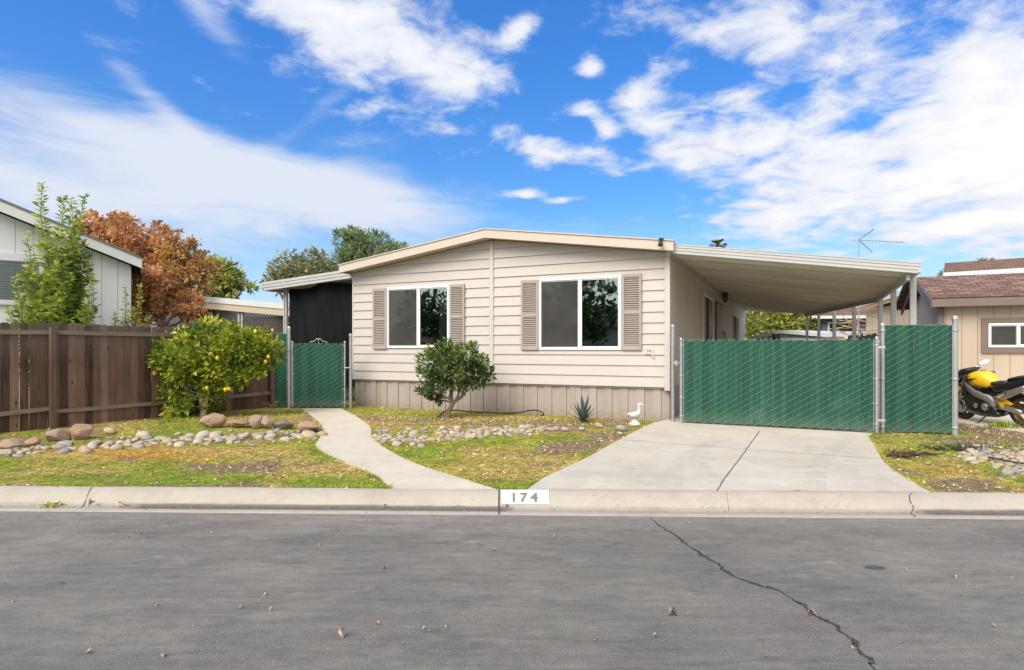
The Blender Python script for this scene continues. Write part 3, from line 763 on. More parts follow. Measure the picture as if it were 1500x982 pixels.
M_roofing = paint('grey_shingles', (.17, .155, .14), .25, 5, .9, bump=.4)
def glass_fn(name, tint, alpha):
    m = bpy.data.materials.new(name); m.use_nodes = True; t = NT(m.node_tree); t.n.remove(t.n['Principled BSDF'])
    fr = t.new('ShaderNodeFresnel'); fr.inputs[0].default_value = 1.7
    g = t.new('ShaderNodeBsdfGlossy'); g.inputs['Roughness'].default_value = .01; g.inputs[0].default_value = (.85, .95, .92, 1)
    oc = t.new('ShaderNodeTexCoord').outputs['Object']
    t.put(g.inputs['Normal'], t.bump(t.noise(oc, 1.1, 2), .05, .02))
    tr = t.new('ShaderNodeBsdfTransparent'); tr.inputs[0].default_value = (*tint, 1)
    mx = t.new('ShaderNodeMixShader'); t.put(mx.inputs[0], t.m('ADD', t.m('MULTIPLY', fr.outputs[0], .9), alpha, clamp=True))
    t.l.new(tr.outputs[0], mx.inputs[1]); t.l.new(g.outputs[0], mx.inputs[2]); t.l.new(mx.outputs[0], t.n['Material Output'].inputs[0]); return m
M_glassdark = paint('dark_glass', (.02, .023, .024), .1, 2, .08, bump=0., spec=.7)
M_glass = glass_fn('window_glass', (.42, .52, .47), .24)
M_glassclear = glass_fn('clear_window_glass', (.75, .82, .80), .0)
def screen_fn():
    m = bpy.data.materials.new('insect_mesh'); m.use_nodes = True; t = NT(m.node_tree); b = t.n['Principled BSDF']
    oc = t.new('ShaderNodeTexCoord').outputs['Object']
    n = t.noise(oc, 2.2, 4); b.inputs['Roughness'].default_value = .9
    t.put(b.inputs['Base Color'], t.ramp(n, [(.3, (.040, .039, .037)), (.7, (.072, .069, .064))]))
    tr = t.new('ShaderNodeBsdfTransparent'); mx = t.new('ShaderNodeMixShader'); mx.inputs[0].default_value = .72
    t.l.new(tr.outputs[0], mx.inputs[1]); t.l.new(b.outputs[0], mx.inputs[2]); t.l.new(mx.outputs[0], t.n['Material Output'].inputs[0]); return m
M_screen = screen_fn()

house = thing('mobile_home', 'cream double-wide mobile home with lap siding, taupe shutters and low gable roof', 'house', (HOUSE_L.x, HOUSE_L.y, 0), R(-25))
Z0, ZE, ZR, RX = .86, 3.385, 3.90, HW/2
def zroof(x): return ZE+(ZR-ZE)*(1-abs(x-RX)/RX)
WIN = [(fs(568.5), fs(659.7), 1.60, 2.99), (fs(790.5), fs(911), 1.565, 3.01)]
def clip(poly, f):
    out = []
    for i in range(len(poly)):
        p, q = poly[i-1], poly[i]; a, b = f(p), f(q)
        if (a >= 0) != (b >= 0):
            k = a/(a-b); out.append((p[0]+(q[0]-p[0])*k, p[1]+(q[1]-p[1])*k))
        if b >= 0: out.append(q)
    return out
# lap siding: real courses, each tilted out at its lower edge, cut round the windows
m = MB(); CH = .2035; z = Z0; BATT = .045
xsb = sorted([.0, RX-BATT, RX+BATT, HW]+[w[0] for w in WIN]+[w[1] for w in WIN])
while z < ZR:
    z1 = min(z+CH, ZR+.05)
    for xa, xb in zip(xsb, xsb[1:]):
        if abs((xa+xb)/2-RX) < BATT: continue
        zr = [(z, z1)]
        for w in WIN:
            if w[0]-1e-6 <= xa and xb <= w[1]+1e-6: zr = [(a, b) for a, b in ((z, min(z1, w[2])), (max(z, w[3]), z1)) if b > a+1e-4]
        for a, b in zr:
            poly = [(xa, a), (xb, a), (xb, b), (xa, b)]
            for f in (lambda p: ZE+(ZR-ZE)*p[0]/RX-p[1], lambda p: ZE+(ZR-ZE)*(HW-p[0])/RX-p[1]): poly = clip(poly, f) if poly else poly
            if len(poly) < 3: continue
            off = lambda q: -.004-.023*(z1-q)/(z1-z)
            m.add([(p[0], off(p[1]), p[1]) for p in poly], [tuple(range(len(poly)))])
            lo = sorted([p for p in poly if abs(p[1]-a) < 1e-6])
            if len(lo) == 2 and a == z: m.add([(lo[0][0], off(a), a), (lo[1][0], off(a), a), (lo[1][0], 0, a+.004), (lo[0][0], 0, a+.004)], [(0, 1, 2, 3)])
    z += CH
for w in WIN:   # window reveals
    m.box(w[0]-.002, w[0]+.02, -.02, .09, w[2], w[3]); m.box(w[1]-.02, w[1]+.002, -.02, .09, w[2], w[3])
m.build('front_siding', M_siding, house)
# side walls, back wall
HD = 19.3
def groove_fn(t, oc):
    x, y, z = t.xyz(oc)
    g = t.ss(t.m('ABSOLUTE', t.m('SUBTRACT', t.m('FRACT', t.m('MULTIPLY', y, 1/.203)), .5)), .06, .02)
    n = t.noise(t.scale(oc, (1, 1, .3)), 1.5, 4)
    c = t.ramp(n, [(.3, (.54, .49, .41)), (.7, (.61, .55, .465))])
    c = t.mix(g, c, (.25, .22, .18))
    return dict(color=c, rough=.6, normal=t.bump(t.m('SUBTRACT', 1., g), .7, .012))
M_side = newmat('grooved_side_panel', groove_fn)
m = MB(); DV = [(sdp(1030), sdp(1043.6), 1.2, sz(1030, 431)), (sdp(1073), sdp(1080.5), 1.2, sz(1073, 460))]
DOOR = (sdp(1047.5), sdp(1056), .9, 2.92)
m.box(HW-.03, HW, .0, HD, Z0, ZE+.02); m.box(0, .03, .05, HD, Z0, ZE+.02); m.build('side_wall', M_side, house)
m = MB(); m.prism([(0, Z0), (HW, Z0), (HW, ZE), (RX, ZR), (0, ZE)], HD, HD+.03); m.build('back_wall', M_siding, house)
for bx_ in ((-.025, .03, -.02, .06, Z0-.01, ZE+.01, .004), (HW-.075, HW+.025, -.044, .06, Z0-.06, ZE+.02, .004), (RX-BATT, RX+BATT, -.042, .01, Z0, ZR-.02, .003)):
    m = MB(); m.box(*bx_); m.build('trim_board', M_trimc, house)
# skirting: ribbed vertical panels, with two narrow perforated vents
m = MB(); x = .02; zb = .12
edges = [0.]; 
while edges[-1] < HW: edges.append(edges[-1]+.158)
VENTX = [fs(624), fs(838)]
for k, (a, b) in enumerate(zip(edges, edges[1:])):
    b = min(b, HW); d = .0 if k % 2 else .018
    if b-a < .01: continue
    m.box(a+.002, b-.002, .03+d, .06, zb, Z0-.005)
m.box(0, HW, .055, .07, zb, Z0-.01)
m.box(-.01, HW+.01, .006, .05, Z0-.035, Z0-.004)
m.box(HW-.02, HW+.01, .06, HD, zb, Z0-.004); m.box(-.01, .02, .06, HD, zb, Z0-.004)
m.build('skirting', M_skirt, house)
def vent_fn(t, oc):
    x, y, z = t.xyz(oc)
    fx = t.m('SUBTRACT', t.m('FRACT', t.m('MULTIPLY', x, 40.)), .5); fz_ = t.m('SUBTRACT', t.m('FRACT', t.m('MULTIPLY', z, 40.)), .5)
    r = t.m('ADD', t.m('MULTIPLY', fx, fx), t.m('MULTIPLY', fz_, fz_))
    return dict(color=t.mix(t.ss(r, .09, .05), (.42, .36, .30), (.05, .04, .035)), rough=.6)
M_vent = newmat('perforated_vent', vent_fn)
for vx in VENTX:
    m = MB(); m.box(vx-.055, vx+.055, .022, .029, zb+.02, Z0-.04); m.build('vent', M_vent, house)
# roof
m = MB(); OH = .32; ov = .13; th = .05
for sgn in (-1, 1):
    xe = RX+sgn*(RX+ov); ze = ZE+(ZR-ZE)*(-ov/RX)
    poly = [(RX, ZR+.02), (xe, ze+.02), (xe, ze+.02+.15), (RX, ZR+.02+.15)]
    m.prism(poly, -OH, HD+.3)
m.build('roof', M_roofing, house)
m = MB()
for sgn in (-1, 1):
    xe = RX+sgn*(RX+ov+.012); ze = ZE+(ZR-ZE)*(-ov/RX)
    poly = [(RX+sgn*.001, ZR-.005), (xe, ze-.005), (xe, ze+.165), (RX+sgn*.001, ZR+.165)]
    m.prism(poly, -OH-.03, -OH+.002)
    m.prism([(RX, ZR+.168), (xe+sgn*.015, ze+.168), (xe+sgn*.015, ze+.19), (RX, ZR+.19)], -OH-.05, -OH+.03)
    m.box(*sorted((xe-sgn*.03, xe)), -OH, HD+.3, ze, ze+.17)
m.build('fascia', M_fascia, house)
# soffit under the front overhang
m = MB()
for sgn in (-1, 1):
    xe = RX+sgn*RX
    m.add([(RX, -OH+.01, ZR+.012), (xe, -OH+.01, ZE+.012), (xe, .02, ZE+.012), (RX, .02, ZR+.012)], [(0, 1, 2, 3)])
m.build('soffit', M_fascia, house)

def slider(parent, x0, x1, z0, z1, deep=True, screen_left=True, blind=.10, curtain=False, glass=None):
    """white sliding window: frame > sash, pane (two), insect screen, blind; dark room behind"""
    fw = .045
    m = MB(); y0, y1 = -.052, .03
    m.box(x0, x1, y0, y1, z1-fw, z1, .004); m.box(x0, x1, y0, y1, z0, z0+fw, .004)
    m.box(x0, x0+fw, y0+.002, y1, z0+fw, z1-fw); m.box(x1-fw, x1, y0+.002, y1, z0+fw, z1-fw)
    xm = x0+(x1-x0)*.505; m.box(xm-.022, xm+.022, y0+.006, y1, z0+fw, z1-fw, .003)
    w = m.build('window', M_vinyl, parent)
    m = MB()
    for a, b, yy in ((x0+fw, xm-.022, -.012), (xm+.022, x1-fw, -.020)):
        q = .022
        m.box(a, b, yy-.012, yy+.014, z1-fw-q, z1-fw); m.box(a, b, yy-.012, yy+.014, z0+fw, z0+fw+q)
        m.box(a, a+q, yy-.010, yy+.014, z0+fw+q, z1-fw-q); m.box(b-q, b, yy-.010, yy+.014, z0+fw+q, z1-fw-q)
    m.build('sash', M_vinyl, w)
    for a, b in ((x0+fw, xm-.022), (xm+.022, x1-fw)):
        m = MB(); m.add([(a+.01, -.008, z0+fw), (b-.01, -.008, z0+fw), (b-.01, -.008, z1-fw), (a+.01, -.008, z1-fw)], [(0, 1, 2, 3)]); m.build('pane', glass or M_glass, w)
    a, b = (x0+fw, xm-.022) if screen_left else (xm+.022, x1-fw)
    m = MB(); m.add([(a, -.034, z0+fw), (b, -.034, z0+fw), (b, -.034, z1-fw), (a, -.034, z1-fw)], [(0, 1, 2, 3)])
    m.build('insect_screen', M_screen, w)
    m = MB(); r = .012
    m.box(a, b, -.042, -.030, z1-fw-r*2.2, z1-fw); m.box(a, b, -.042, -.030, z0+fw, z0+fw+r); m.box(a, a+r, -.041, -.030, z0+fw+r, z1-fw-r*2.2); m.box(b-r, b, -.041, -.030, z0+fw+r, z1-fw-r*2.2)
    m.build('screen_frame', M_screenframe, w)
    if glass: return w
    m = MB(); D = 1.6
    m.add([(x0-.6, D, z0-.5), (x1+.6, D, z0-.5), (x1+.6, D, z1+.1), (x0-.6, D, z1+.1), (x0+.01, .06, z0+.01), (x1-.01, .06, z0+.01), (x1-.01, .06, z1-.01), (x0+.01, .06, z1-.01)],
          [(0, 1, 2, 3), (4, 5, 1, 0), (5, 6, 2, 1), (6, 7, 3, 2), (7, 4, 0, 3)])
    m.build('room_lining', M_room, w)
    if blind:
        m = MB()
        for k in range(int(blind*(z1-z0)/.018)): m.obox(((x0+x1)/2, .06, z1-fw-.01-.018*k), (x1-x0-2*fw, .024, .004), (.5, 0, 0))
        m.build('blind', M_blind, w)
    if curtain:
        m = MB(); vs = []; n = 18
        for i in range(n+1):
            f = i/n; xx = x1-fw-.02-f*(x1-x0)*.16
            vs += [(xx-.03, .10+.02*math.sin(i*1.9), z0+.03), (xx+.0, .10+.02*math.sin(i*1.9), z1-.08)]
        m.add(vs, [(2*i, 2*i+2, 2*i+3, 2*i+1) for i in range(n)], True); m.build('curtain', M_curtain, w)
    return w
M_screenframe = paint('screen_frame_grey', (.35, .35, .35), .05, 5, .4)
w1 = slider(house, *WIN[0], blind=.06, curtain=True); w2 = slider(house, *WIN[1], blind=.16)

def shutter(x0, x1, z0, z1):
    m = MB(); b = .045; y0, y1 = -.062, -.022; zm = z0+(z1-z0)*.50
    m.box(x0, x0+b, y0, y1, z0, z1, .004); m.box(x1-b, x1, y0, y1, z0, z1, .004)
    m.box(x0+b, x1-b, y0+.001, y1, z1-.06, z1); m.box(x0+b, x1-b, y0+.001, y1, z0, z0+.09); m.box(x0+b, x1-b, y0+.001, y1, zm-.035, zm+.035)
    m.box(x0+b, x1-b, -.031, -.024, z0+.05, z1-.05)
    s = m.build('shutter', M_shut, house)
    m = MB()
    for a, c in ((z0+.09, zm-.035), (zm+.035, z1-.06)):
        n = 15
        for k in range(n):
            zc = a+(k+.5)*(c-a)/n; m.obox(((x0+x1)/2, -.045, zc), (x1-x0-2*b, .032, .007), (.75, 0, 0))
    m.build('louvre', M_shut, s)
shutter(fs(548), WIN[0][0]-.012, 1.575, 2.985); shutter(WIN[0][1]+.012, fs(682), 1.6, 2.99)
shutter(fs(764.6), WIN[1][0]-.012, 1.56, 3.0); shutter(WIN[1][1]+.012, fs(940.5), 1.56, 3.02)

# flood light under the fascia corner, house number plate
fl = MB(); fx = fs(969, -.35); fzz = fz(969, 354, -.35)
fl.box(fx-.045, fx+.045, -.40, -.352, fzz+.03, fzz+.06, .008); fl.tube([(fx, -.38, fzz+.03), (fx, -.43, fzz-.02)], .014, 6)
for s_ in (0,): fl.lathe([(.0, .03), (.03, .028), (.042, -.02), (.046, -.06), (.038, -.062), (.0, -.055)], (fx+s_, -.45, fzz-.04), 'z', 12)
fl.build('flood_light', M_dark, house)
m = MB(); px0, px1 = fs(944.5), fs(957); pz = fz(950, 515.5)
M_plate = paint('number_plate_cream', (.60, .55, .47), .05, 8, .45)
m.box(px0, px1, -.046, -.030, pz-.05, pz+.06, .006); m.tube([(px1-.02, -.04, pz-.05), (px1+.0, -.042, pz-.08), (px1+.03, -.038, pz-.12)], [.018, .016, .010], 7)
plate = m.build('number_plate', M_plate, house)
for ch, xx, mt in (('1', .12, M_plate), ('7', .42, M_digit), ('4', .70, M_digit)):
    me = text_mesh(ch, .085, .002, .001); me.materials.append(mt)
    o = link('digit', me, plate); o.location = (px0+(px1-px0)*xx, -.0495, pz+.012); o.rotation_euler = (PI/2, 0, 0)

# side windows, door, lamp on the carport side (built flat, then stood on the side wall)
def on_side(o, d0):     # local x -> depth, local y -> out of the wall
    o.rotation_euler = (0, 0, PI/2); o.location = (HW+.002, d0, 0); return o
for (d0, d1, za, zb_) in DV:
    w = d1-d0; m = MB(); m.box(0, w, -.05, .0, za, za+.06); m.box(0, w, -.05, 0, zb_-.06, zb_); m.box(0, .06, -.049, 0, za+.06, zb_-.06); m.box(w-.06, w, -.049, 0, za+.06, zb_-.06); m.box(w/2-.025, w/2+.025, -.045, 0, za+.06, zb_-.06)
    f = on_side(m.build('side_window', M_vinyl, house), d0)
    m = MB(); m.add([(.06, -.012, za+.06), (w-.06, -.012, za+.06), (w-.06, -.012, zb_-.06), (.06, -.012, zb_-.06)], [(0, 1, 2, 3)]); m.build('pane', M_glassdark, f)
    m = MB(); m.box(-.005, w/2, -.040, -.028, za+.06, zb_-.06)
    m.build('insect_screen', M_room, f)
d0, d1 = DOOR[:2]; w = d1-d0
m = MB(); m.box(0, w, -.06, 0, DOOR[2], DOOR[3], .005)
m.box(.25, w-.25, -.075, -.06, DOOR[2]+.15, DOOR[3]-.15)
dr = on_side(m.build('door', paint('door_beige', (.36, .31, .26), .06, 3, .5), house), d0)
m = MB(); m.tube([(w-.12, -.12, 1.72), (w-.12, -.12, 2.1)], .016, 8); m.box(w-.16, w-.08, -.11, -.06, 1.7, 1.75); m.box(w-.16, w-.08, -.11, -.06, 2.07, 2.12)
m.build('handle', M_dark, dr)
m = MB(); m.box(-.07, -.002, -.05, 0, DOOR[2], DOOR[3]+.07); m.box(w+.002, w+.07, -.05, 0, DOOR[2], DOOR[3]+.07); m.box(0, w, -.05, 0, DOOR[3]+.004, DOOR[3]+.07)
m.build('door_frame', paint('door_frame_brown', (.16, .12, .09), .1, 4, .6), dr)
ld = sdp(1054.5); lz = sz(1054.5, 436)
m = MB(); lx = HW+.16
m.tube([(HW, ld, lz+.12), (HW+.1, ld, lz+.22), (lx, ld, lz+.18)], .015, 6); m.box(HW-.0, HW+.02, ld-.06, ld+.06, lz-.0, lz+.24)
m.lathe([(.0, .18), (.03, .17), (.10, .12), (.105, .10), (.0, .10)], (lx, ld, lz), 'z', 6)
m.lathe([(.0, -.16), (.05, -.15), (.06, -.13), (.0, -.13)], (lx, ld, lz), 'z', 6)
for k in range(6):
    a = k*PI/3; m.tube([(lx+.09*math.cos(a), ld+.09*math.sin(a), lz+.10), (lx+.055*math.cos(a), ld+.055*math.sin(a), lz-.14)], .007, 4)
lam = m.build('wall_lantern', M_dark, house)
m = MB(); m.lathe([(.085, .10), (.05, -.13)], (lx, ld, lz), 'z', 6); m.build('lamp_glass', paint('smoky_lamp_glass', (.10, .10, .09), .1, 5, .15), lam)

# ------------------------------------------------------------------ carport on the right
cp = thing('carport', 'white ribbed aluminium carport roof on slim posts along the right side of the house', 'carport', (HOUSE_L.x, HOUSE_L.y, 0), R(-25))
def loc(p): r = Vector((p[0], p[1]))-HOUSE_L; return Vector((r.dot(hd), r.dot(hn)))
OUT = [(-.22, 3.90), (4.94, 4.02), (11.78, 2.60), (18.2, .35)]
def outer(d): return float(np.interp(d, [o[0] for o in OUT], [o[1] for o in OUT]))
ZI, ZO = 3.415, 2.83
m = MB(); dd = -.22; vs = []; rows = []
while dd < 18.2:      # ribbed pans running from the house out to the beam
    for f, h in ((0, 0), (.72, 0), (.80, -.055), (.92, -.055), (1., 0)):
        rows.append((min(dd+f*.205, 18.2), h))
    dd += .205
for d, h in rows:
    o = outer(d); zo = ZO+max(0, (d-11.78)/6.4)*.5
    vs += [(HW+.03, d, ZI+h), (HW+.03+o*.5, d, (ZI+zo)/2+h), (HW+o, d, zo+h)]
m.add(vs, [(3*i+k, 3*i+k+1, 3*i+4+k, 3*i+3+k) for i in range(len(rows)-1) for k in (0, 1)])
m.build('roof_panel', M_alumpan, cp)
m = MB(); vs = []
for d, h in rows[::5]+[rows[-1]]:
    o = outer(d); zo = ZO+max(0, (d-11.78)/6.4)*.5
    vs += [(HW+.03, d, ZI+.03), (HW+o, d, zo+.03)]
m.add(vs, [(2*i, 2*i+1, 2*i+3, 2*i+2) for i in range(len(vs)//2-1)]); m.build('roof_sheet', M_alum, cp)
# stepped fascia along the front, gutter along the outer edge
m = MB(); A = Vector((HW+.0, -.24, ZI)); B = Vector((HW+3.92, -.24, ZO))
for k, (z0_, z1_, yy) in enumerate(((-.065, -.012, 0.), (-.012, .042, -.010), (.042, .086, -.020), (.086, .104, -.028))):
    m.add([A+Vector((0, yy, z0_)), B+Vector((0, yy, z0_)), B+Vector((0, yy, z1_)), A+Vector((0, yy, z1_)),
           A+Vector((0, yy+.03, z0_)), B+Vector((0, yy+.03, z0_)), B+Vector((0, yy+.03, z1_)), A+Vector((0, yy+.03, z1_))],
          [(0, 1, 2, 3), (4, 7, 6, 5), (0, 4, 5, 1), (3, 2, 6, 7), (1, 5, 6, 2), (0, 3, 7, 4)])
m.build('front_fascia', M_alum, cp)
m = MB()
for (a, oa), (b, ob) in zip(OUT, OUT[1:]):
    za = ZO+max(0, (a-11.78)/6.4)*.5; zb_ = ZO+max(0, (b-11.78)/6.4)*.5
    m.bar((HW+oa, a-.03, za+.03), (HW+ob, b, zb_+.03), .05, .16)
m.build('side_gutter', M_alum, cp)
m = MB()
for (a, oa), (b, ob) in zip(OUT[:3], OUT[1:3]): m.bar((HW+oa-.13, a+.1, ZO-.10), (HW+ob-.13, b, ZO-.10), .05, .10)
m.build('beam', M_alum, cp)
for (x, y) in ((6.76, 10.22), (7.5, 11.92), (8.61, 14.16), (9.24, 16.37), (9.78, 18.4), (10.02, 19.8), (10.2, 20.96)):
    l = loc((x, y)); b = .05; m = MB()
    for q in (-1, 1): m.box(l.x-.045+.0, l.x+.045, l.y+q*.03-.012, l.y+q*.03+.012, .1, ZO-.02)
    m.box(l.x-.012, l.x+.012, l.y-.018, l.y+.018, .1, ZO-.02)
    m.build('post', M_alum, cp)
# wall hanger along the house
m = MB(); m.box(HW+.004, HW+.045, -.2, 18.2, ZI-.11, ZI-.05); m.build('wall_channel', M_alum, cp)

# ------------------------------------------------------------------ awning on the left, with the shade cloth
aw = thing('patio_awning', 'white aluminium awning over the passage between the house and the plank fence', 'awning', (HOUSE_L.x, HOUSE_L.y, 0), R(-25))
def lawn(x): return ZE-.02+.068*x      # slopes down to the left
AX = -2.98
m = MB(); rows = []; dd = .06
while dd < 9.:
    for f, h in ((0, 0), (.72, 0), (.80, -.04), (.92, -.04), (1., 0)): rows.append((dd+f*.205, h))
    dd += .205
vs = []
for d, h in rows: vs += [(AX, d, lawn(AX)+h), (-.02, d, lawn(0)+h)]
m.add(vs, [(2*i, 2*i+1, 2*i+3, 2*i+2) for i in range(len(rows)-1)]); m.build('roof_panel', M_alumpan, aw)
m = MB(); m.add([(AX, .06, lawn(AX)+.03), (-.02, .06, lawn(0)+.03), (-.02, 9, lawn(0)+.03), (AX, 9, lawn(AX)+.03)], [(0, 1, 2, 3)]); m.build('roof_sheet', M_alum, aw)
m = MB(); A = Vector((AX-.05, .04, lawn(AX))); B = Vector((-.0, .04, lawn(0)))
for k, (z0_, z1_, yy) in enumerate(((-.075, .0, 0.), (.0, .075, -.012), (.075, .14, -.024))):
    V_ = [A+Vector((0, yy, z0_)), B+Vector((0, yy, z0_)), B+Vector((0, yy, z1_)), A+Vector((0, yy, z1_))]
    V_ += [v+Vector((0, .03, 0)) for v in V_]
    m.add(V_, [(0, 1, 2, 3), (4, 7, 6, 5), (0, 4, 5, 1), (3, 2, 6, 7), (1, 5, 6, 2), (0, 3, 7, 4)])
m.bar((AX-.03, .04, lawn(AX)+.03), (AX-.03, 9, lawn(AX)+.03), .05, .2); m.build('fascia', M_alum, aw)
for d in (.30, 4.2, 8.2):
    m = MB(); m.box(AX+.42, AX+.46, d, d+.07, .1, lawn(AX)+.0); m.box(AX+.49, AX+.53, d, d+.07, .1, lawn(AX)+.0); m.build('post', M_alum, aw)

M_cloth = None
def cloth_fn(t, oc):
    n = t.noise(t.scale(oc, (6, 6, 1.)), 1.5, 5, .6)
    return dict(color=t.ramp(n, [(.3, (.004, .005, .007)), (.7, (.010, .011, .014))]), rough=.85, spec=.15, normal=t.bump(n, .5, .02))
M_cloth = newmat('black_shade_mesh', cloth_fn)
Lc = loc((0, 0)); m = MB(); nx_, nz_ = 44, 30; vs = []
xa, xb, dcl = AX+.58, -.03, .33
for j in range(nz_+1):
    f = j/nz_
    for i in range(nx_+1):
        u = i/nx_; zt = lawn(xa+(xb-xa)*u)-.06-.05*math.sin(PI*min(1, u*2.2))**2*(u < .45)-.10*sstep(.55, .95, u)*(1-.4*(u > .97))
        zb_ = 1.05; zz = zt+(zb_-zt)*f
        yy = dcl+.05*math.sin(u*9+f*2.1)+.035*math.sin(u*23-f*5)*(1-f*.4)+.06*f*math.sin(f*3+u*4)
        vs.append((xa+(xb-xa)*u+.03*math.sin(f*7)*(u < .05)+.10*f*(1-u)*sstep(.2, 1, f), yy, float(zz)))
m.add(vs, [(j*(nx_+1)+i, j*(nx_+1)+i+1, (j+1)*(nx_+1)+i+1, (j+1)*(nx_+1)+i) for j in range(nz_) for i in range(nx_)], True)
sc_ = m.build('shade_cloth', M_cloth); sc_.location = (HOUSE_L.x, HOUSE_L.y, 0); sc_.rotation_euler = (0, 0, R(-25))
tag(sc_, 'black mesh shade cloth hanging under the left awning behind the small gate', 'shade cloth')
# ------------------------------------------------------------------ chain-link with green privacy slats
M_galv = paint('galvanised_steel', (.42, .43, .435), .10, 8, .42, metal=.65, bump=.03, dirt=((.33, .32, .3), .25))
M_wire = paint('wire', (.27, .37, .32), .05, 20, .4, metal=.3)
def slat_fn(t, oc):
    x, y, z = t.xyz(oc)
    idx = t.m('FLOOR', t.m('DIVIDE', x, .085))
    wn = t.new('ShaderNodeTexWhiteNoise', noise_dimensions='1D'); t.put(wn.inputs['W'], idx)
    n = t.noise(t.scale(oc, (6, 1, .8)), 2., 5, .65)
    f = t.m('ADD', t.m('MULTIPLY', wn.outputs[0], .45), t.m('MULTIPLY', n, .55))
    c = t.ramp(f, [(.2, (.004, .050, .030)), (.5, (.006, .070, .042)), (.8, (.013, .096, .060))])
    low = t.m('MULTIPLY', t.ss(t.m('ADD', z, t.m('MULTIPLY', t.noise(oc, 7, 4), .3)), .42, .12), .38)
    c = t.mix(low, c, (.15, .19, .12))
    c = t.mix(t.m('MULTIPLY', t.ss(t.noise(oc, 1.3, 5, .7), .55, .75), .25), c, (.14, .22, .17))
    return dict(color=c, rough=.5, spec=.35)
M_slat = newmat('green_slats', slat_fn)

def panel(t, w, h, z0=0., pipes=(True, True), knuckle=True):
    """slats, woven wire on both faces; local x along, z up, front = -y"""
    n = max(3, round(w/.085)); p = w/n; m = MB()
    for k in range(n):
        x0, x1 = k*p+.0010, (k+1)*p-.0010; zt = h-.012+random.uniform(-.012, .004); q = (x1-x0)
        cols = [(x0, .003), (x0+q*.12, -.003), (x0+q*.5, -.006), (x0+q*.88, -.003), (x1, .003)]
        vs = [(x, y+random.uniform(-.001, .001), z) for z in (z0+.02, zt) for x, y in cols]
        m.add(vs, [(i, i+1, i+6, i+5) for i in range(4)], False)
    m.build('slat_panel', M_slat, t)
    m = MB(); step = 2*p; sl = .62; r = .0028
    c = -h/sl
    while c < w:      # rising wires, in front of the slats
        x0 = max(c, 0); x1 = min(c+h/sl, w)
        if x1 > x0+.02: m.tube([(x0, -.011, z0+(x0-c)*sl), (x1, -.011, z0+min((x1-c)*sl, h-z0))], r, 4, smooth=False)
        c += step
    c = 0.
    while c < w+h/sl:  # falling wires behind
        x0 = max(c-h/sl, 0); x1 = min(c, w)
        if x1 > x0+.02: m.tube([(x0, .010, z0+min((c-x0)*sl, h-z0)), (x1, .010, z0+(c-x1)*sl)], r, 4, smooth=False)
        c += step
    for q in range(int(w*4)):    # short bare verticals where a slat is torn
        x = random.randrange(1, n)*p+random.uniform(-.01, .01); a0 = random.choice([z0+.05, h*.55, h*.75]); m.tube([(x, -.010, a0), (x+.004, -.010, min(h-.02, a0+random.uniform(.1, .3)))], .0016, 4, smooth=False)
    k = 0
    while k*step/2 < w-.02:  # twisted ends along the top
        x = k*step/2+.02; m.tube([(x-.02, -.008, h-.015), (x, .0, h+.014), (x+.02, .008, h-.01)], r, 4, smooth=False); k += 1
    m.build('wire_mesh', M_wire, t)
def pipe(m, x, z0, z1, r, y=0., cap=True):
    m.tube([(x, y, z0), (x, y, z1)], r, 12)
    if cap: m.lathe([(r*1.18, -.03), (r*1.22, 0), (r*.9, r*.8), (0, r*1.15)], (x, y, z1), 'z', 12)
def band(m, x, z, r, y=0.): m.lathe([(r, -.012), (r*1.22, -.012), (r*1.22, .012), (r, .012)], (x, y, z), 'z', 12)

# the wide driveway gate
gl = p2g(1000.5, 622); gr = p2g(1281, 637.5); gl.z = gs(gl.x, gl.y); 
ang = math.atan2(gr.y-gl.y, gr.x-gl.x); gw = (gr.xy-gl.xy).length
hgt = 121/F*gl.y
dg = thing('driveway_gate', 'wide green slatted chain-link gate closing the driveway under the carport', 'gate', (gl.x, gl.y, gl.z+.035), ang)
panel(dg, gw, hgt)
m = MB(); pipe(m, -.035, -.02, hgt+.02, .024, .0); pipe(m, gw+.03, -.02, hgt+.02, .024, 0)
m.tube([(-.035, .035, .06), (gw+.03, .035, .06)], .02, 8); m.tube([(-.035, .035, hgt-.06), (gw+.03, .035, hgt-.06)], .02, 8); m.tube([(gw*.5, .035, .06), (gw*.5, .035, hgt-.06)], .018, 8)
for z in (.12, .45, .85, hgt-.1): band(m, gw+.03, z, .024); m.tube([(gw+.03, 0, z), (gw-.03, -.012, z)], .007, 5); band(m, -.035, z, .024); m.tube([(-.035, 0, z), (.02, -.012, z)], .007, 5)
m.tube([(.012, -.012, .02), (.012, -.012, hgt)], .007, 5); m.tube([(gw-.012, -.012, .02), (gw-.012, -.012, hgt)], .007, 5)
m.build('frame', M_galv, dg)
m = MB()
for z in (.18, hgt-.14): m = MB(); m.box(gw+.03, gw+.15, -.02, .02, z-.022, z+.022, .006); m.build('hinge', M_galv, dg)
m = MB(); m.tube([(-.035, -.02, hgt*.72), (-.11, -.05, hgt*.72), (-.17, -.04, hgt*.72)], .011, 6); m.box(-.13, -.09, -.07, -.03, hgt*.72-.05, hgt*.72+.04, .006); m.build('latch', M_galv, dg)

def post_thing(name, label, p, h, r, group=None):
    t = thing(name, label, 'post', (p.x, p.y, gs(p.x, p.y)-.05), 0, group)
    m = MB(); m.tube([(0, 0, 0), (0, 0, h+.05)], r, 14); m.build('pipe', M_galv, t)
    m = MB(); m.lathe([(r*1.12, -.04), (r*1.2, -.005), (r*1.2, .0), (r*.85, r*.75), (0, r*1.1)], (0, 0, h+.05), 'z', 14); m.build('cap', M_galv, t)
    return t
pl = p2g(985.5, 620); post_thing('gate_post', 'grey steel post against the house corner, latch side of the wide gate', pl, (620-478)/F*pl.y, .035)

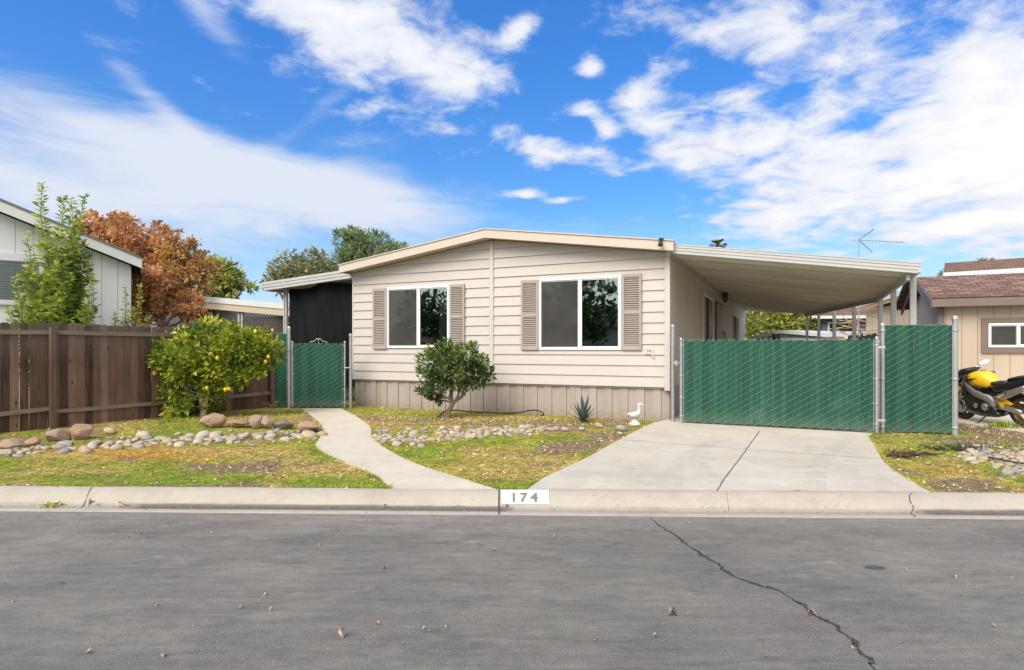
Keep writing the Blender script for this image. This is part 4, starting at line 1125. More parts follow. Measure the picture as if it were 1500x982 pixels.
# tall fixed panel right of the gate, with its posts
fl_ = p2g(1297, 634); fr_ = p2g(1396, 638); ang2 = math.atan2(fr_.y-fl_.y, fr_.x-fl_.x); fw_ = (fr_.xy-fl_.xy).length
fh = 164/F*fl_.y-.06
tp = thing('chain_link_fence', 'tall green slatted chain-link panel between the wide gate and the motorcycle', 'fence', (fl_.x, fl_.y, gs(fl_.x, fl_.y)), ang2)
panel(tp, fw_, fh, .0)
for x, r, h in ((-.045, .035, fh+.0), (-.13, .036, fh-.28), (fw_+.03, .042, fh+.10)):
    m = MB(); pipe(m, x, -.1, h, r); m.build('post', M_galv, tp)
m = MB(); m.tube([(-.05, .03, fh-.03), (fw_+.03, .03, fh-.03)], .019, 8); m.build('rail', M_galv, tp)
m = MB(); m.tube([(fw_-.015, -.012, 0), (fw_-.015, -.012, fh)], .007, 5); m.build('tension_bar', M_galv, tp)
for z in (.1, fh*.5, fh-.1):
    m = MB(); band(m, fw_+.03, z, .043); m.tube([(fw_+.03, -.03, z), (fw_-.02, -.014, z)], .008, 5); m.build('clamp', M_galv, tp)
    m = MB(); band(m, -.045, z, .036); m.build('clamp', M_galv, tp)

# small walk gate on the left
a_, b_ = p2g(430, 598.5), p2g(503, 598.5); ang3 = math.atan2(b_.y-a_.y, b_.x-a_.x); w3 = (b_.xy-a_.xy).length; h3 = 93/F*a_.y
wg = thing('walk_gate', 'small green slatted chain-link gate at the end of the curved path', 'gate', (a_.x, a_.y, gs(a_.x, a_.y)+.03), ang3)
panel(wg, w3, h3)
m = MB(); pipe(m, -.03, 0, h3+.04, .02); pipe(m, w3+.03, 0, h3+.04, .02); m.tube([(-.03, .03, h3-.04), (w3+.03, .03, h3-.04)], .017, 8); m.tube([(-.03, .03, .05), (w3+.03, .03, .05)], .017, 8)
for x in (-.03, w3+.03):
    for z in (.1, .4, .75, 1.1, h3-.05): band(m, x, z, .021); m.tube([(x, 0, z), (x+(.05 if x < 0 else -.05), -.012, z)], .006, 5)
m.build('frame', M_galv, wg)
m = MB()
for s_ in (-1, 1):
    m.tube([(w3/2, -.0, h3+.09), (w3/2+s_*.04, 0, h3+.12), (w3/2+s_*.06, 0, h3+.085), (w3/2+s_*.11, 0, h3+.05), (w3/2+s_*.17, 0, h3+.045), (w3/2+s_*.2, 0, h3+.02)], .008, 5)
m.tube([(w3/2, 0, h3), (w3/2, 0, h3+.12)], .007, 5); m.build('top_ornament', M_galv, wg)
m = MB()
for z in (.12, h3-.1): m = MB(); m.box(-.12, -.03, -.018, .018, z-.02, z+.02, .005); m.build('hinge', M_galv, wg)
m = MB(); m.tube([(w3+.03, -.02, h3*.62), (w3+.10, -.04, h3*.62), (w3+.15, -.03, h3*.62)], .012, 6); m.build('latch', M_galv, wg)
q_ = p2g(513.5, 598.5); post_thing('gate_post', 'grey steel post at the left house corner beside the small gate', q_, (598-490)/F*q_.y, .032)
# narrow slatted panel left of the small gate
f0 = p2g(403, 598); f1 = p2g(421, 598)
f1 = Vector((a_.x-.11, a_.y-.02, 0)); f0 = Vector((-.394*(f1.y+.30), f1.y+.30, 0))
ang4 = math.atan2(f1.y-f0.y, f1.x-f0.x); w4 = (f1.xy-f0.xy).length; h4 = 1.72
nf_ = thing('chain_link_fence', 'narrow green slatted chain-link panel between the plank fence and the small gate', 'fence', (f0.x, f0.y, gs(f0.x, f0.y)), ang4)
panel(nf_, w4, h4)
m = MB(); pipe(m, w4+.02, -.1, h4+.12, .036); m.build('post', M_galv, nf_)
m = MB(); pipe(m, -.02, -.1, h4+.08, .03); m.build('post', M_galv, nf_)
m = MB(); m.tube([(-.02, .03, h4-.03), (w4, .03, h4-.03)], .018, 8); m.build('rail', M_galv, nf_)

# ------------------------------------------------------------------ plank fence on the left
def plank_fn(t, oc):
    x, y, z = t.xyz(oc)
    wn = t.new('ShaderNodeTexWhiteNoise', noise_dimensions='1D'); t.put(wn.inputs['W'], t.m('FLOOR', t.m('ADD', t.m('DIVIDE', x, .128), .02)))
    g = t.noise(t.scale(oc, (16, 4, .9)), 2.4, 6, .65, .6); b = t.noise(t.scale(oc, (1.5, 1, .7)), 1.7, 4, .6)
    f = t.m('ADD', t.m('ADD', t.m('MULTIPLY', wn.outputs[0], .40), t.m('MULTIPLY', g, .42)), t.m('MULTIPLY', b, .32))
    c = t.ramp(f, [(.28, (.030, .018, .013)), (.48, (.080, .048, .034)), (.68, (.165, .098, .068)), (.90, (.31, .20, .135))])
    grey = t.m('MULTIPLY', t.ss(z, 1.25, 1.75), t.m('MULTIPLY', g, .7)); c = t.mix(grey, c, (.15, .125, .11))
    v = t.new('ShaderNodeTexVoronoi'); t.put(v.inputs['Vector'], t.scale(oc, (7, 1, 2.6))); v.inputs['Scale'].default_value = 1.1
    knot = t.ss(t.m('ADD', v.outputs['Distance'], t.m('MULTIPLY', g, .1)), .19, .11)
    c = t.mix(t.m('MULTIPLY', knot, .85), c, (.016, .011, .009))
    c = t.mix(t.m('MULTIPLY', t.ss(t.noise(t.scale(oc, (2.5, 1, .35)), 1.3, 3), .60, .72), .55), c, (.185, .095, .055))
    return dict(color=c, rough=.88, spec=.2, normal=t.bump(g, .6, .008))
M_plank = newmat('dark_redwood', plank_fn)
M_rail = paint('weathered_rail', (.20, .15, .11), .35, 3, .85, stretch=(1, 8, 8), bump=.4)
F0 = Vector((-9.95, 8.25)); FA = p2g(75, 628).xy; F1 = p2g(413, 600).xy
F1 = Vector((f0.x-.05, f0.y-.02))
fd0 = (FA-F0); fd1 = (F1-FA)
wf = thing('wood_fence', 'weathered dark brown dog-eared plank fence along the left yard', 'fence', (FA.x, FA.y, 0), 0)
def run(A, B, tops, bots, name_i):
    d = (B-A); L = d.length; d /= L; nrm = Vector((d.y, -d.x))  # towards the yard
    a = math.atan2(d.y, d.x); m = MB(); x = 0.; k = 0
    o = bpy.data.objects.new('tmp', None)
    M = Matrix.Translation((A.x-FA.x, A.y-FA.y, 0)) @ Matrix.Rotation(a, 4, 'Z')
    while x < L-.03:
        w = min(.128, L-x); gap = random.choice([.002, .003, .003, .004, .006, .011]); zt = np.interp(x/L, [0, 1], tops)+random.uniform(-.012, .012); zb = np.interp(x/L, [0, 1], bots)
        c = .022; x0, x1 = x+gap/2, x+w-gap/2; y0 = .0+random.uniform(-.003, .003)
        tilt = random.gauss(0, .003)
        m.prism([(x0, zb), (x1, zb), (x1+tilt, zt-c), (x1-c+tilt, zt), (x0+c+tilt, zt), (x0+tilt, zt-c)], y0, y0+.017)
        x += .128; k += 1
    b = m.build('board_panel', M_plank, wf); b.matrix_local = M
    for zf, hh in ((.0, 0), (1., 0)):
        m = MB()
        za = (bots[0]+.34) if zf == 0 else (tops[0]-.155); zb_ = (bots[1]+.40) if zf == 0 else (tops[1]-.155)
        pts = [(L*i/6, -.022, za+(zb_-za)*i/6-.012*math.sin(PI*i/6)*(1 if zf == 0 else .4)) for i in range(7)]
        for p, q in zip(pts, pts[1:]): m.bar(p, q, .038, .07 if zf == 0 else .075)
        r = m.build('rail', M_rail, wf); r.matrix_local = M
    return M
ztA = CZ+(HY-474)/F*FA.y; ztF0 = CZ+(HY-469)/F*9.6; zt1 = CZ+(HY-484)/F*F1.y
zgA = float(gs(FA.x, FA.y))
M0 = run(F0, FA, (ztA-.02, ztA), (.05, zgA-.05), 0); M1 = run(FA, F1, (ztA, zt1), (zgA-.05, .16), 1)
for P_, h in ((FA, ztA-.09), (FA.lerp(F1, .52), (ztA+zt1)/2-.1), (F1, zt1-.06), (F0, ztA-.1)):
    d = fd1.normalized(); m = MB(); m.obox((P_.x-FA.x+d.y*.065, P_.y-FA.y-d.x*.065, h/2+.02), (.09, .09, h), (0, 0, math.atan2(d.y, d.x)), .006); m.build('post', M_plank, wf)
# ------------------------------------------------------------------ plants and trees
M_bark = paint('grey_brown_bark', (.17, .125, .085), .3, 8, .9, stretch=(1, 1, .3), bump=.6)
M_barkpale = paint('pale_bark', (.26, .20, .14), .25, 9, .9, stretch=(1, 1, .3), bump=.5)
L_lemon = leafmat('lemon_leaf', [(0, (0.058, 0.105, 0.015)), (.33, (0.191, 0.266, 0.028)), (.58, (0.428, 0.483, 0.055)), (.8, (0.763, 0.741, 0.131)), (1, (0.850, 0.850, 0.308))], .32, 0.4)
L_cam = leafmat('camellia_leaf', [(0, (0.031, 0.063, 0.019)), (.4, (0.088, 0.153, 0.040)), (.65, (0.215, 0.289, 0.080)), (.85, (0.487, 0.540, 0.197)), (1, (0.816, 0.820, 0.428))], .25, 0.2)
L_rust = leafmat('rust_leaf', [(0, (0.232, 0.111, 0.043)), (.35, (0.512, 0.244, 0.098)), (.65, (0.775, 0.430, 0.183)), (1, (0.850, 0.651, 0.338))], .6, 0.4)
L_rustg = leafmat('rust_olive_leaf', [(0, (0.175, 0.103, 0.034)), (.4, (0.466, 0.238, 0.078)), (.7, (0.612, 0.396, 0.111)), (1, (0.699, 0.573, 0.182))], .6, 0.4)
L_yg = leafmat('yellow_green_leaf', [(0, (0.121, 0.149, 0.036)), (.4, (0.310, 0.363, 0.083)), (.7, (0.569, 0.561, 0.132)), (1, (0.850, 0.743, 0.231))], .5, 0.4)
L_pine = leafmat('pine_needles', [(0, (0.073, 0.114, 0.049)), (.4, (0.194, 0.273, 0.103)), (.7, (0.352, 0.433, 0.170)), (1, (0.569, 0.615, 0.273))], .6, 0.35)
L_olive = leafmat('olive_leaf', [(0, (0.100, 0.115, 0.058)), (.4, (0.260, 0.269, 0.134)), (.7, (0.440, 0.422, 0.211)), (1, (0.680, 0.557, 0.326))], .55, 0.35)
L_dark = leafmat('dark_green_leaf', [(0, (0.019, 0.048, 0.016)), (.5, (0.064, 0.120, 0.035)), (1, (0.176, 0.240, 0.080))], .4, 0.3)
L_citrus = leafmat('citrus_leaf', [(0, (0.073, 0.133, 0.031)), (.35, (0.198, 0.283, 0.047)), (.65, (0.419, 0.501, 0.081)), (1, (0.837, 0.832, 0.205))], .33, 0.4)

# lemon tree
lb = p2g(297, 612)
def at(px, py, Y, b): 
    p = p2d(px, py, Y); return (p.x-b.x, p.y-b.y, p.z-b.z)
Yb = lb.y
bl = [(at(262, 530, Yb-.1, lb), (.42, .42, .36)), (at(300, 505, Yb, lb), (.50, .45, .42)), (at(350, 500, Yb+.15, lb), (.50, .36, .36)), (at(385, 520, Yb+.2, lb), (.34, .30, .34)),
      (at(270, 572, Yb-.1, lb), (.36, .36, .36)), (at(320, 545, Yb+.05, lb), (.42, .36, .36)), (at(265, 600, Yb-.15, lb), (.26, .28, .22)), (at(362, 545, Yb+.15, lb), (.28, .24, .26)), (at(310, 585, Yb+.15, lb), (.22, .22, .28)), (at(245, 520, Yb-.05, lb), (.25, .25, .25)), (at(350, 494, Yb+.1, lb), (.30, .26, .20)), (at(285, 497, Yb, lb), (.28, .24, .2))]
lem = tree('lemon_tree', 'bushy lemon tree bearing yellow fruit in front of the plank fence', 'lemon tree', lb, bl, 13000, (.095, .052), L_lemon, M_barkpale, .055, .30, 260, .24, .45, stems=2, shell=.82, up=.05)
M_lemon = paint('lemon_skin', (.78, .52, .03), .08, 12, .4, bump=.15)
M_orange = paint('ripe_orange_skin', (.80, .36, .02), .06, 12, .4, bump=.15)
for px, py, mt in ((313, 546, M_lemon), (346, 540, M_orange), (354, 546, M_lemon), (340, 497, M_lemon), (348, 497, M_lemon), (226, 547, M_lemon), (284, 530, M_lemon), (303, 569, M_lemon), (330, 571, M_lemon), (335, 570, M_lemon), (374, 486, M_lemon), (389, 530, M_lemon), (352, 518, M_lemon), (318, 525, M_lemon), (377, 507, M_lemon), (299, 472, M_lemon), (393, 523, M_lemon), (265, 560, M_lemon), (316, 509, M_lemon)):
    c = Vector(at(px, py, Yb-.30+.12*random.random()+(.3 if px > 335 else 0), lb)); r = .037 if mt is M_lemon else .046
    m = MB(); m.lathe([(0, -r*1.2), (r*.35, -r*1.08), (r*.8, -r*.6), (r, 0), (r*.82, r*.6), (r*.4, r*1.02), (r*.15, r*1.25), (0, r*1.3)], c, 'z', 10); m.build('lemon', mt, lem)

# camellia in front of the house
cb = p2g(652, 613); Yc = cb.y
bl = [(at(640, 535, Yc, cb), (.40, .40, .33)), (at(690, 530, Yc, cb), (.38, .40, .30)), (at(665, 515, Yc, cb), (.42, .42, .26)), (at(632, 565, Yc-.05, cb), (.28, .34, .26)), (at(705, 550, Yc, cb), (.30, .34, .22)), (at(660, 545, Yc-.1, cb), (.40, .35, .28)), (at(630, 585, Yc-.05, cb), (.2, .26, .14)), (at(686, 562, Yc+.05, cb), (.22, .24, .16))]
tree('camellia_shrub', 'rounded dark glossy shrub with short bare trunks in front of the house', 'shrub', cb, bl, 6800, (.075, .040), L_cam, M_bark, .042, .24, 190, .18, .6, stems=3, shell=.8, up=.25)

# citrus shoots behind the fence
def shoots(name, label, b, tips, L, n_per_m, mat=L_citrus, cat='tree', bot=.3, w=.42, group=None):
    t = thing(name, label, cat, b, 0, group); P = []; D = []; T = []; m = MB(); LL = []
    for (tx, ty, tz, full) in tips:
        tip = Vector((tx, ty, tz)); a = Vector((tx*.35+random.uniform(-.1, .1), ty*.35, 0)); pts = curve_pts(a, tip, 8, .012); H = (tip-a).length
        m.tube(pts, [.016*(1-.85*i/8)+.003 for i in range(9)], 5)
        n = int(H*n_per_m*full)
        for k in range(n):
            f = bot+(1-bot)*(k+random.random())/n; i = min(int(f*8), 7); p = pts[i].lerp(pts[i+1], f*8-i)
            an = k*2.4+random.gauss(0, .4); r = (1-f)*.14*full+.01
            o = Vector((math.cos(an), math.sin(an), 0)); q = p+o*r*random.random()+Vector((0, 0, random.uniform(-.03, .03)))
            P.append(q); D.append(o+Vector((0, 0, random.uniform(.1, .9)))); T.append(min(1, max(0, .25+.5*f+random.gauss(0, .15)))); LL.append(L*(1.12-.62*max(0, f-.5)*2*.8)*random.uniform(.7, 1.2))
            if random.random() < .25*full and f < .75:    # side sprig
                e = q+(o+Vector((0, 0, .6)))*random.uniform(.08, .22)
                m.tube([p, e], .004, 4, cap=False)
                for j in range(5): P.append(q.lerp(e, j/4)); D.append(o*.6+Vector((random.gauss(0, .6), random.gauss(0, .6), random.uniform(0, .8)))); T.append(min(1, max(0, .4+random.gauss(0, .2)))); LL.append(L*random.uniform(.6, 1))
    LL = np.array(LL); leaves('crown', np.array(P), np.array(D), LL, LL*w, mat, t, np.array(T)); m.build('trunk', M_bark, t); return t
Yt = 12.2; b = Vector(p2d(82, 560, Yt)); b.z = .2
def tp_(px, py, full=1.): p = p2d(px, py, Yt+random.uniform(-.25, .25)); return (p.x-b.x, p.y-b.y, p.z-b.z, full)
shoots('citrus_tree', 'tall leafy citrus tree with upright shoots behind the plank fence', b, [tp_(61, 268, 1.15), tp_(68, 330, 1.2), tp_(93, 288, 1.1), tp_(104, 292, 1.2), tp_(123, 287, 1.2), tp_(112, 330, 1.2), tp_(37, 342, 1.), tp_(45, 395, 1.2), tp_(130, 380, 1.), tp_(137, 400, .9), tp_(20, 405, .9), tp_(85, 370, 1.3), tp_(102, 400, 1.3), tp_(62, 420, 1.3), tp_(120, 430, 1.2), tp_(30, 440, 1.1), tp_(85, 435, 1.2), tp_(10, 448, .6), tp_(75, 400, 1.2), tp_(133, 455, .6)], .185, 46, bot=.18, w=.5)
def small_shoot(label, px, top, Y, name='citrus_sapling', tips=((0, 0),), mat=L_citrus, dens=60, L=.12):
    b2 = Vector(p2d(px, 560, Y)); b2.z = .2; tl = []
    for dx, dy in tips: p = p2d(px+dx, top+dy, Y); tl.append((p.x-b2.x, random.uniform(-.1, .1), p.z-b2.z, .75))
    shoots(name, label, b2, tl, L, dens, mat, 'sapling', bot=.3)
small_shoot('single slender citrus sapling behind the fence in front of the grey wall', 178, 420, 12.6, tips=((4, 0), (-14, 36), (-8, 48)))
small_shoot('pale green sapling behind the fence beside the rust maple', 200, 418, 12.7, tips=((8, 0), (-4, 30), (-12, 45), (14, 42)), mat=L_lemon)
# fern leaves over the fence and by the small gate
def fern(name, label, p, fr, L, mat):
    t = thing(name, label, 'fern', p); P = []; D = []; LL = []; m = MB()
    for a, elv, ln in fr:
        d = Vector((math.cos(a), math.sin(a), 0)); pts = [d*ln*i/8+Vector((0, 0, elv*ln*(i/8)-.55*ln*(i/8)**2)) for i in range(9)]
        m.tube(pts, .004, 4)
        for i in range(1, 9):
            for j in (0, .5):
                q = pts[i].lerp(pts[i-1], j); sdv = Vector((-d.y, d.x, 0))
                for s_ in (-1, 1): P.append(q); D.append(sdv*s_+d*.5+Vector((0, 0, .1))); LL.append(L*(1.05-.09*i))
    LL = np.array(LL); leaves('fronds', np.array(P), np.array(D), LL, LL*.3, mat, t); m.build('stem', M_bark, t)
p = p2g(402, 597)
fern('fern', 'low fern growing beside the plank fence end near the small gate', Vector((p.x, p.y-.05, p.z)), [(-.3, 1.15, .55), (.3, 1., .5), (-1.0, .9, .45), (2.8, 1.2, .45), (-1.9, .8, .4)], .085, L_yg)
p = p2d(218, 472, 13.4)
fern('fern', 'grey green fern fronds just above the plank fence under the rust maple', p+Vector((0, 0, -.15)), [(-.2, .9, .5), (.3, .85, .45), (2.9, .9, .5), (3.4, .8, .45), (-1.3, .8, .35)], .08, L_olive)

# rust maples
Ym = 19.; b = Vector((p2d(235, 500, Ym).x, Ym, .2))
bl = [(at(160, 350, Ym, b), (.85, 1., .8)), (at(200, 355, Ym, b), (1., 1.1, .75)), (at(185, 385, Ym, b), (1.3, 1.3, 1.)), (at(240, 375, Ym, b), (1.0, 1.1, .8)), (at(230, 410, Ym, b), (1.4, 1.2, .9)), (at(150, 325, Ym, b), (.4, .5, .4)), (at(135, 330, Ym, b), (.35, .5, .4))]
tree('maple_tree', 'large rust brown tree rising behind the grey house at the left', 'tree', b, bl, 14000, (.115, .075), L_rust, M_barkpale, .16, .45, 260, .15, .8, shell=.88)
Ym2 = 18.5; b = Vector((p2d(275, 500, Ym2).x, Ym2, .2))
bl = [(at(268, 385, Ym2, b), (.7, .8, .75)), (at(285, 405, Ym2, b), (.75, .8, .6)), (at(255, 415, Ym2, b), (.75, .8, .6)), (at(262, 358, Ym2, b), (.4, .5, .45))]
tree('maple_tree', 'half bare orange and olive tree with thin twigs beside the rust brown tree', 'tree', b, bl, 3000, (.13, .07), L_rustg, M_barkpale, .12, .4, 150, .18, .9, shell=.9)
Ym3 = 15.2; b = Vector((p2d(240, 500, Ym3).x, Ym3, .2))
bl = [(at(222, 425, Ym3, b), (.55, .6, .45)), (at(262, 448, Ym3, b), (.60, .6, .38)), (at(220, 455, Ym3, b), (.55, .6, .35)), (at(285, 460, Ym3, b), (.24, .4, .22)), (at(205, 440, Ym3, b), (.3, .4, .35)), (at(240, 410, Ym3, b), (.4, .4, .3))]
tree('weeping_maple', 'small mounded rust orange maple just over the plank fence', 'tree', b, bl, 9000, (.085, .045), L_rust, M_bark, .07, .6, 170, .17, .3, shell=.85)
Ym4 = 24.; b = Vector((p2d(320, 500, Ym4).x, Ym4, .2))
bl = [(at(315, 415, Ym4, b), (1.0, 1., .75)), (at(345, 420, Ym4, b), (.6, .8, .5)), (at(295, 400, Ym4, b), (.8, .9, .7)), (at(330, 402, Ym4, b), (.5, .6, .55)), (at(305, 432, Ym4, b), (1.2, 1., .5))]
tree('yellowing_tree', 'loose yellow green tree behind the white neighbour carport', 'tree', b, bl, 4200, (.19, .10), L_yg, M_bark, .16, .4, 170, .20, .55, shell=.85)
# trees beyond the house
Yo = 38.; b = Vector((p2d(445, 500, Yo).x, Yo, .2))
bl = [(at(445, 395, Yo, b), (1.9, 1.8, 1.1)), (at(425, 405, Yo, b), (1.2, 1.3, .7)), (at(465, 388, Yo, b), (1.3, 1.4, .9)), (at(455, 410, Yo, b), (2.4, 1.8, 1.)), (at(405, 412, Yo, b), (.8, .8, .5))]
tree('olive_tree', 'thin olive coloured tree seen over the left awning', 'tree', b, bl, 5200, (.22, .12), L_olive, M_bark, .22, .45, 230, .17, .5, shell=.8)
Yp = 36.; b = Vector((p2d(540, 500, Yp).x, Yp, .2))
bl = [(at(512, 352, Yp, b), (.95, 1., .75)), (at(505, 345, Yp, b), (.6, .7, .5)), (at(528, 358, Yp, b), (1.1, 1.1, .7)), (at(555, 360, Yp, b), (1.1, 1.1, .6)), (at(575, 368, Yp, b), (1.0, 1., .5)), (at(530, 380, Yp, b), (1.8, 1.4, .8)), (at(505, 385, Yp, b), (.9, 1., .7)), (at(545, 346, Yp, b), (.35, .5, .3)), (at(594, 362, Yp, b), (.3, .4, .2)), (at(516, 338, Yp, b), (.4, .5, .35)), (at(570, 400, Yp, b), (2.5, 1.5, 1.))]
tree('pine_tree', 'dense dark green pine rising behind the left slope of the house roof', 'tree', b, bl, 11000, (.21, .055), L_pine, M_bark, .3, .5, 300, .17, .4, shell=.8, up=.2)
Yr = 34.; b = Vector((p2d(1130, 500, Yr).x, Yr, .2))
bl = [(at(1120, 472, Yr, b), (1.5, 1.4, .9)), (at(1150, 470, Yr, b), (1.5, 1.4, .9)), (at(1172, 474, Yr, b), (1.1, 1.2, .8)), (at(1135, 482, Yr, b), (2., 1.4, .8)), (at(1165, 462, Yr, b), (1.6, 1.5, .9))]
tree('hedge_tree', 'yellow green bushy tree seen under the back of the carport', 'tree', b, bl, 6000, (.22, .13), L_yg, M_bark, .2, .4, 170, .2, .3, shell=.8)
b = Vector((p2d(1100, 500, 37.).x, 37., .2))
bl = [(at(1096, 462, 37., b), (1.6, 1.4, 1.1)), (at(1115, 458, 37., b), (1.4, 1.4, .9)), (at(1105, 480, 37., b), (1.8, 1.4, 1.))]
tree('dark_tree', 'dark green tree at the far end of the house wall', 'tree', b, bl, 3600, (.22, .13), L_dark, M_bark, .2, .4, 120, .2, .3)
b = Vector((p2d(1210, 500, 40.).x, 40., .2))
bl = [(at(1200, 455, 40., b), (1.3, 1.3, 1.)), (at(1192, 470, 40., b), (1.2, 1.3, 1.))]
tree('grey_green_tree', 'thin grey green tree between the carport posts and the blue house', 'tree', b, bl, 1400, (.2, .1), L_olive, M_bark, .15, .4, 90, .2, .6)
for k, (px, py, lab, Yq, rr) in enumerate(((1438, 388, 'thin twiggy treetop peeking over the far brown shingle roof', 34., .45), (1386, 402, 'small treetop left of the far brown shingle roof above the shed', 34., .5))):
    b = Vector((p2d(px, 500, Yq).x, Yq, .2))
    tree('treetop', lab, 'tree', b, [(at(px, py, Yq, b), (rr, rr, rr*.7)), (at(px+8, py+3, Yq, b), (rr, rr, rr*.5))], 380, (.16, .08), L_olive, M_bark, .08, .7, 40, .25, .9)
# palm behind the house
Yq = 46.; pt = p2d(1052, 360, Yq); pb = Vector((pt.x, pt.y, .2)); pm = thing('palm_tree', 'fan palm top showing over the house roof beside the carport', 'palm', pb)
m = MB(); m.tube(curve_pts((0, 0, 0), (0, 0, pt.z-.2), 6, .004), .17, 8); m.build('trunk', M_bark, pm)
m = MB()
for k in range(46):
    a = k*2.4; e = random.uniform(-.5, 1.1); d = Vector((math.cos(a)*math.cos(e), math.sin(a)*math.cos(e), math.sin(e))); c0 = Vector((0, 0, pt.z-.2)); q = c0+d*.32
    m.tube([c0, q], .02, 4); sd = d.cross(Vector((0, 0, 1))).normalized(); up = sd.cross(d)
    for j in range(-4, 5):
        dd = (d+sd*j*.22).normalized(); w = .035; e_ = q+dd*.38-Vector((0, 0, .12*abs(j)*.3)); n_ = dd.cross(up).normalized()*w
        m.add([q-n_*.3, q+dd*.25-n_, e_, q+dd*.25+n_], [(0, 1, 2, 3)])
o = m.build('crown', paint('palm_green', (.09, .13, .045), .2, 3, .6), pm)

# agave
ab = p2g(854, 619); ag = thing('agave', 'small blue grey agave rosette against the house skirting', 'agave', ab)
M_agave = paint('agave_blue', (.085, .125, .105), .18, 6, .5, stretch=(1, 1, .5))
for k in range(21):
    a = k*2.4; e = .25+1.15*(k/20)**.8; ln = random.uniform(.40, .52)*(.75+.35*(k/20)); d = Vector((math.cos(a)*math.cos(e), math.sin(a)*math.cos(e), math.sin(e)))
    sd = d.cross(Vector((0, 0, 1))).normalized(); up = sd.cross(d).normalized(); m = MB(); vs = []; n = 6
    for i in range(n+1):
        f = i/n; w = .046*(1-f)**.6*(1-.35*(1-f)**4) if f < 1 else 0; p = d*ln*f-up*(.10*ln*f*f*(1.2-e))+Vector((0, 0, .02))
        vs += [p-sd*w+up*.012*(1-f), p-up*.006*(1-f), p+sd*w+up*.012*(1-f)]
    m.add(vs, [(3*i+j, 3*i+j+1, 3*i+4+j, 3*i+3+j) for i in range(n) for j in (0, 1)], True); m.build('leaf', M_agave, ag)
# grass tuft by the slab
def tuft(name, label, p, n, h, mat=L_lemon, spread=.25):
    x = rng.normal(0, spread*.4, (n, 2)); P = np.stack([x[:, 0], x[:, 1], 0*x[:, 0]-.01], -1); D = np.stack([x[:, 0]*2+rng.normal(0, .25, n), x[:, 1]*2+rng.normal(0, .25, n), np.ones(n)], -1)
    o = leaves(name, P, D, rng.uniform(.5, 1.1, n)*h, .012, mat, None); o.location = p; return tag(o, label, 'weeds' if name == 'weeds' else 'grass tuft')
tuft('grass_tuft', 'bright green grass tuft at the edge of the slab under the motorcycle', p2g(1470, 628), 190, .17)
tuft('grass_tuft', 'small green grass tuft beside the pale gravel at the right', p2g(1478, 655), 90, .10)
tag(tuft('weeds', 'green grassy weeds under the lemon tree by the largest boulder', p2g(270, 617), 420, .10, spread=.55), kind='stuff')
# ------------------------------------------------------------------ neighbours
def wallmat(name, col, pitch=.3, ax=0, dark=.62):
    def fn(t, oc):
        q = t.xyz(oc)[ax]
        g = t.ss(t.m('ABSOLUTE', t.m('SUBTRACT', t.m('FRACT', t.m('MULTIPLY', q, 1/pitch)), .5)), .035, .012)
        n = t.noise(t.scale(oc, (1, 1, .4)), 1.3, 5)
        c = t.ramp(n, [(.3, tuple(v*.92 for v in col)), (.7, tuple(v*1.05 for v in col))])
        return dict(color=t.mix(g, c, tuple(v*dark for v in col)), rough=.65, normal=t.bump(t.m('SUBTRACT', 1., g), .6, .012))
    return newmat(name, fn)
M_greywall = wallmat('pale_grey_panel', (.62, .635, .635), .30)
M_whitetrim = paint('white_trim', (.60, .605, .595), .04, 2, .55, dirt=((.5, .5, .48), .2))
M_tanwall = wallmat('tan_panel', (.46, .365, .28), .30)
M_taupe = paint('taupe_trim', (.175, .135, .11), .08, 4, .6)
M_tanwall2 = wallmat('sand_panel', (.52, .41, .265), .35)
def shingle_fn(cols):
    def fn(t, oc):
        b = t.new('ShaderNodeTexBrick'); t.put(b.inputs['Vector'], oc); b.inputs['Scale'].default_value = 1.; b.offset = .5
        b.inputs['Brick Width'].default_value = .26; b.inputs['Row Height'].default_value = .14; b.inputs['Mortar Size'].default_value = .008
        b.inputs['Color1'].default_value = (0, 0, 0, 1); b.inputs['Color2'].default_value = (1, 1, 1, 1); b.inputs['Mortar'].default_value = (.2, .2, .2, 1)
        n = t.noise(oc, 35, 3); f = t.m('ADD', t.m('MULTIPLY', b.outputs[0], .6), t.m('MULTIPLY', n, .4))
        c = t.ramp(f, [(.15, cols[0]), (.5, cols[1]), (.85, cols[2])]); c = t.mix(b.outputs['Fac'], c, tuple(v*.5 for v in cols[0]))
        return dict(color=c, rough=.95, spec=.1, normal=t.bump(t.m('SUBTRACT', f, b.outputs['Fac']), .8, .02))
    return fn
M_redshing = newmat('red_brown_shingles', shingle_fn(((.13, .078, .063), (.20, .124, .10), (.28, .185, .15))))
M_brnshing = newmat('brown_shingles', shingle_fn(((.14, .085, .06), (.20, .125, .09), (.26, .17, .125))))

# left neighbour: grey gable house
nb_a = p2d(207, 378, 13.6); ang = R(31)
ux = Vector((math.cos(ang), math.sin(ang))); uy = Vector((-math.sin(ang), math.cos(ang)))
Wn = 8.6; org = Vector((nb_a.x, nb_a.y))-ux*(Wn+.4)
nh = thing('neighbour_house', 'pale grey gable house with white rake trim beyond the plank fence', 'house', (org.x, org.y, 0), ang)
def nloc(px, py, off=0.):
    a = (px-CX)/F; o = org+uy*off; s = (a*o.y-o.x)/(ux.x-a*ux.y); Yv = o.y+ux.y*s; return s, CZ+(HY-py)/F*Yv
e_s, e_z = nloc(207, 378); l_s, l_z = nloc(0, 293); sl = (l_z-e_z)/(e_s-l_s)      # rake slope from the photo
apex = Wn/2; zr = e_z+sl*(e_s-apex)
wr = nloc(190, 480)[0]
m = MB(); zt = lambda s: e_z-.24+sl*(e_s-s) if s > apex else e_z-.24+sl*(e_s-apex)-sl*(apex-s)
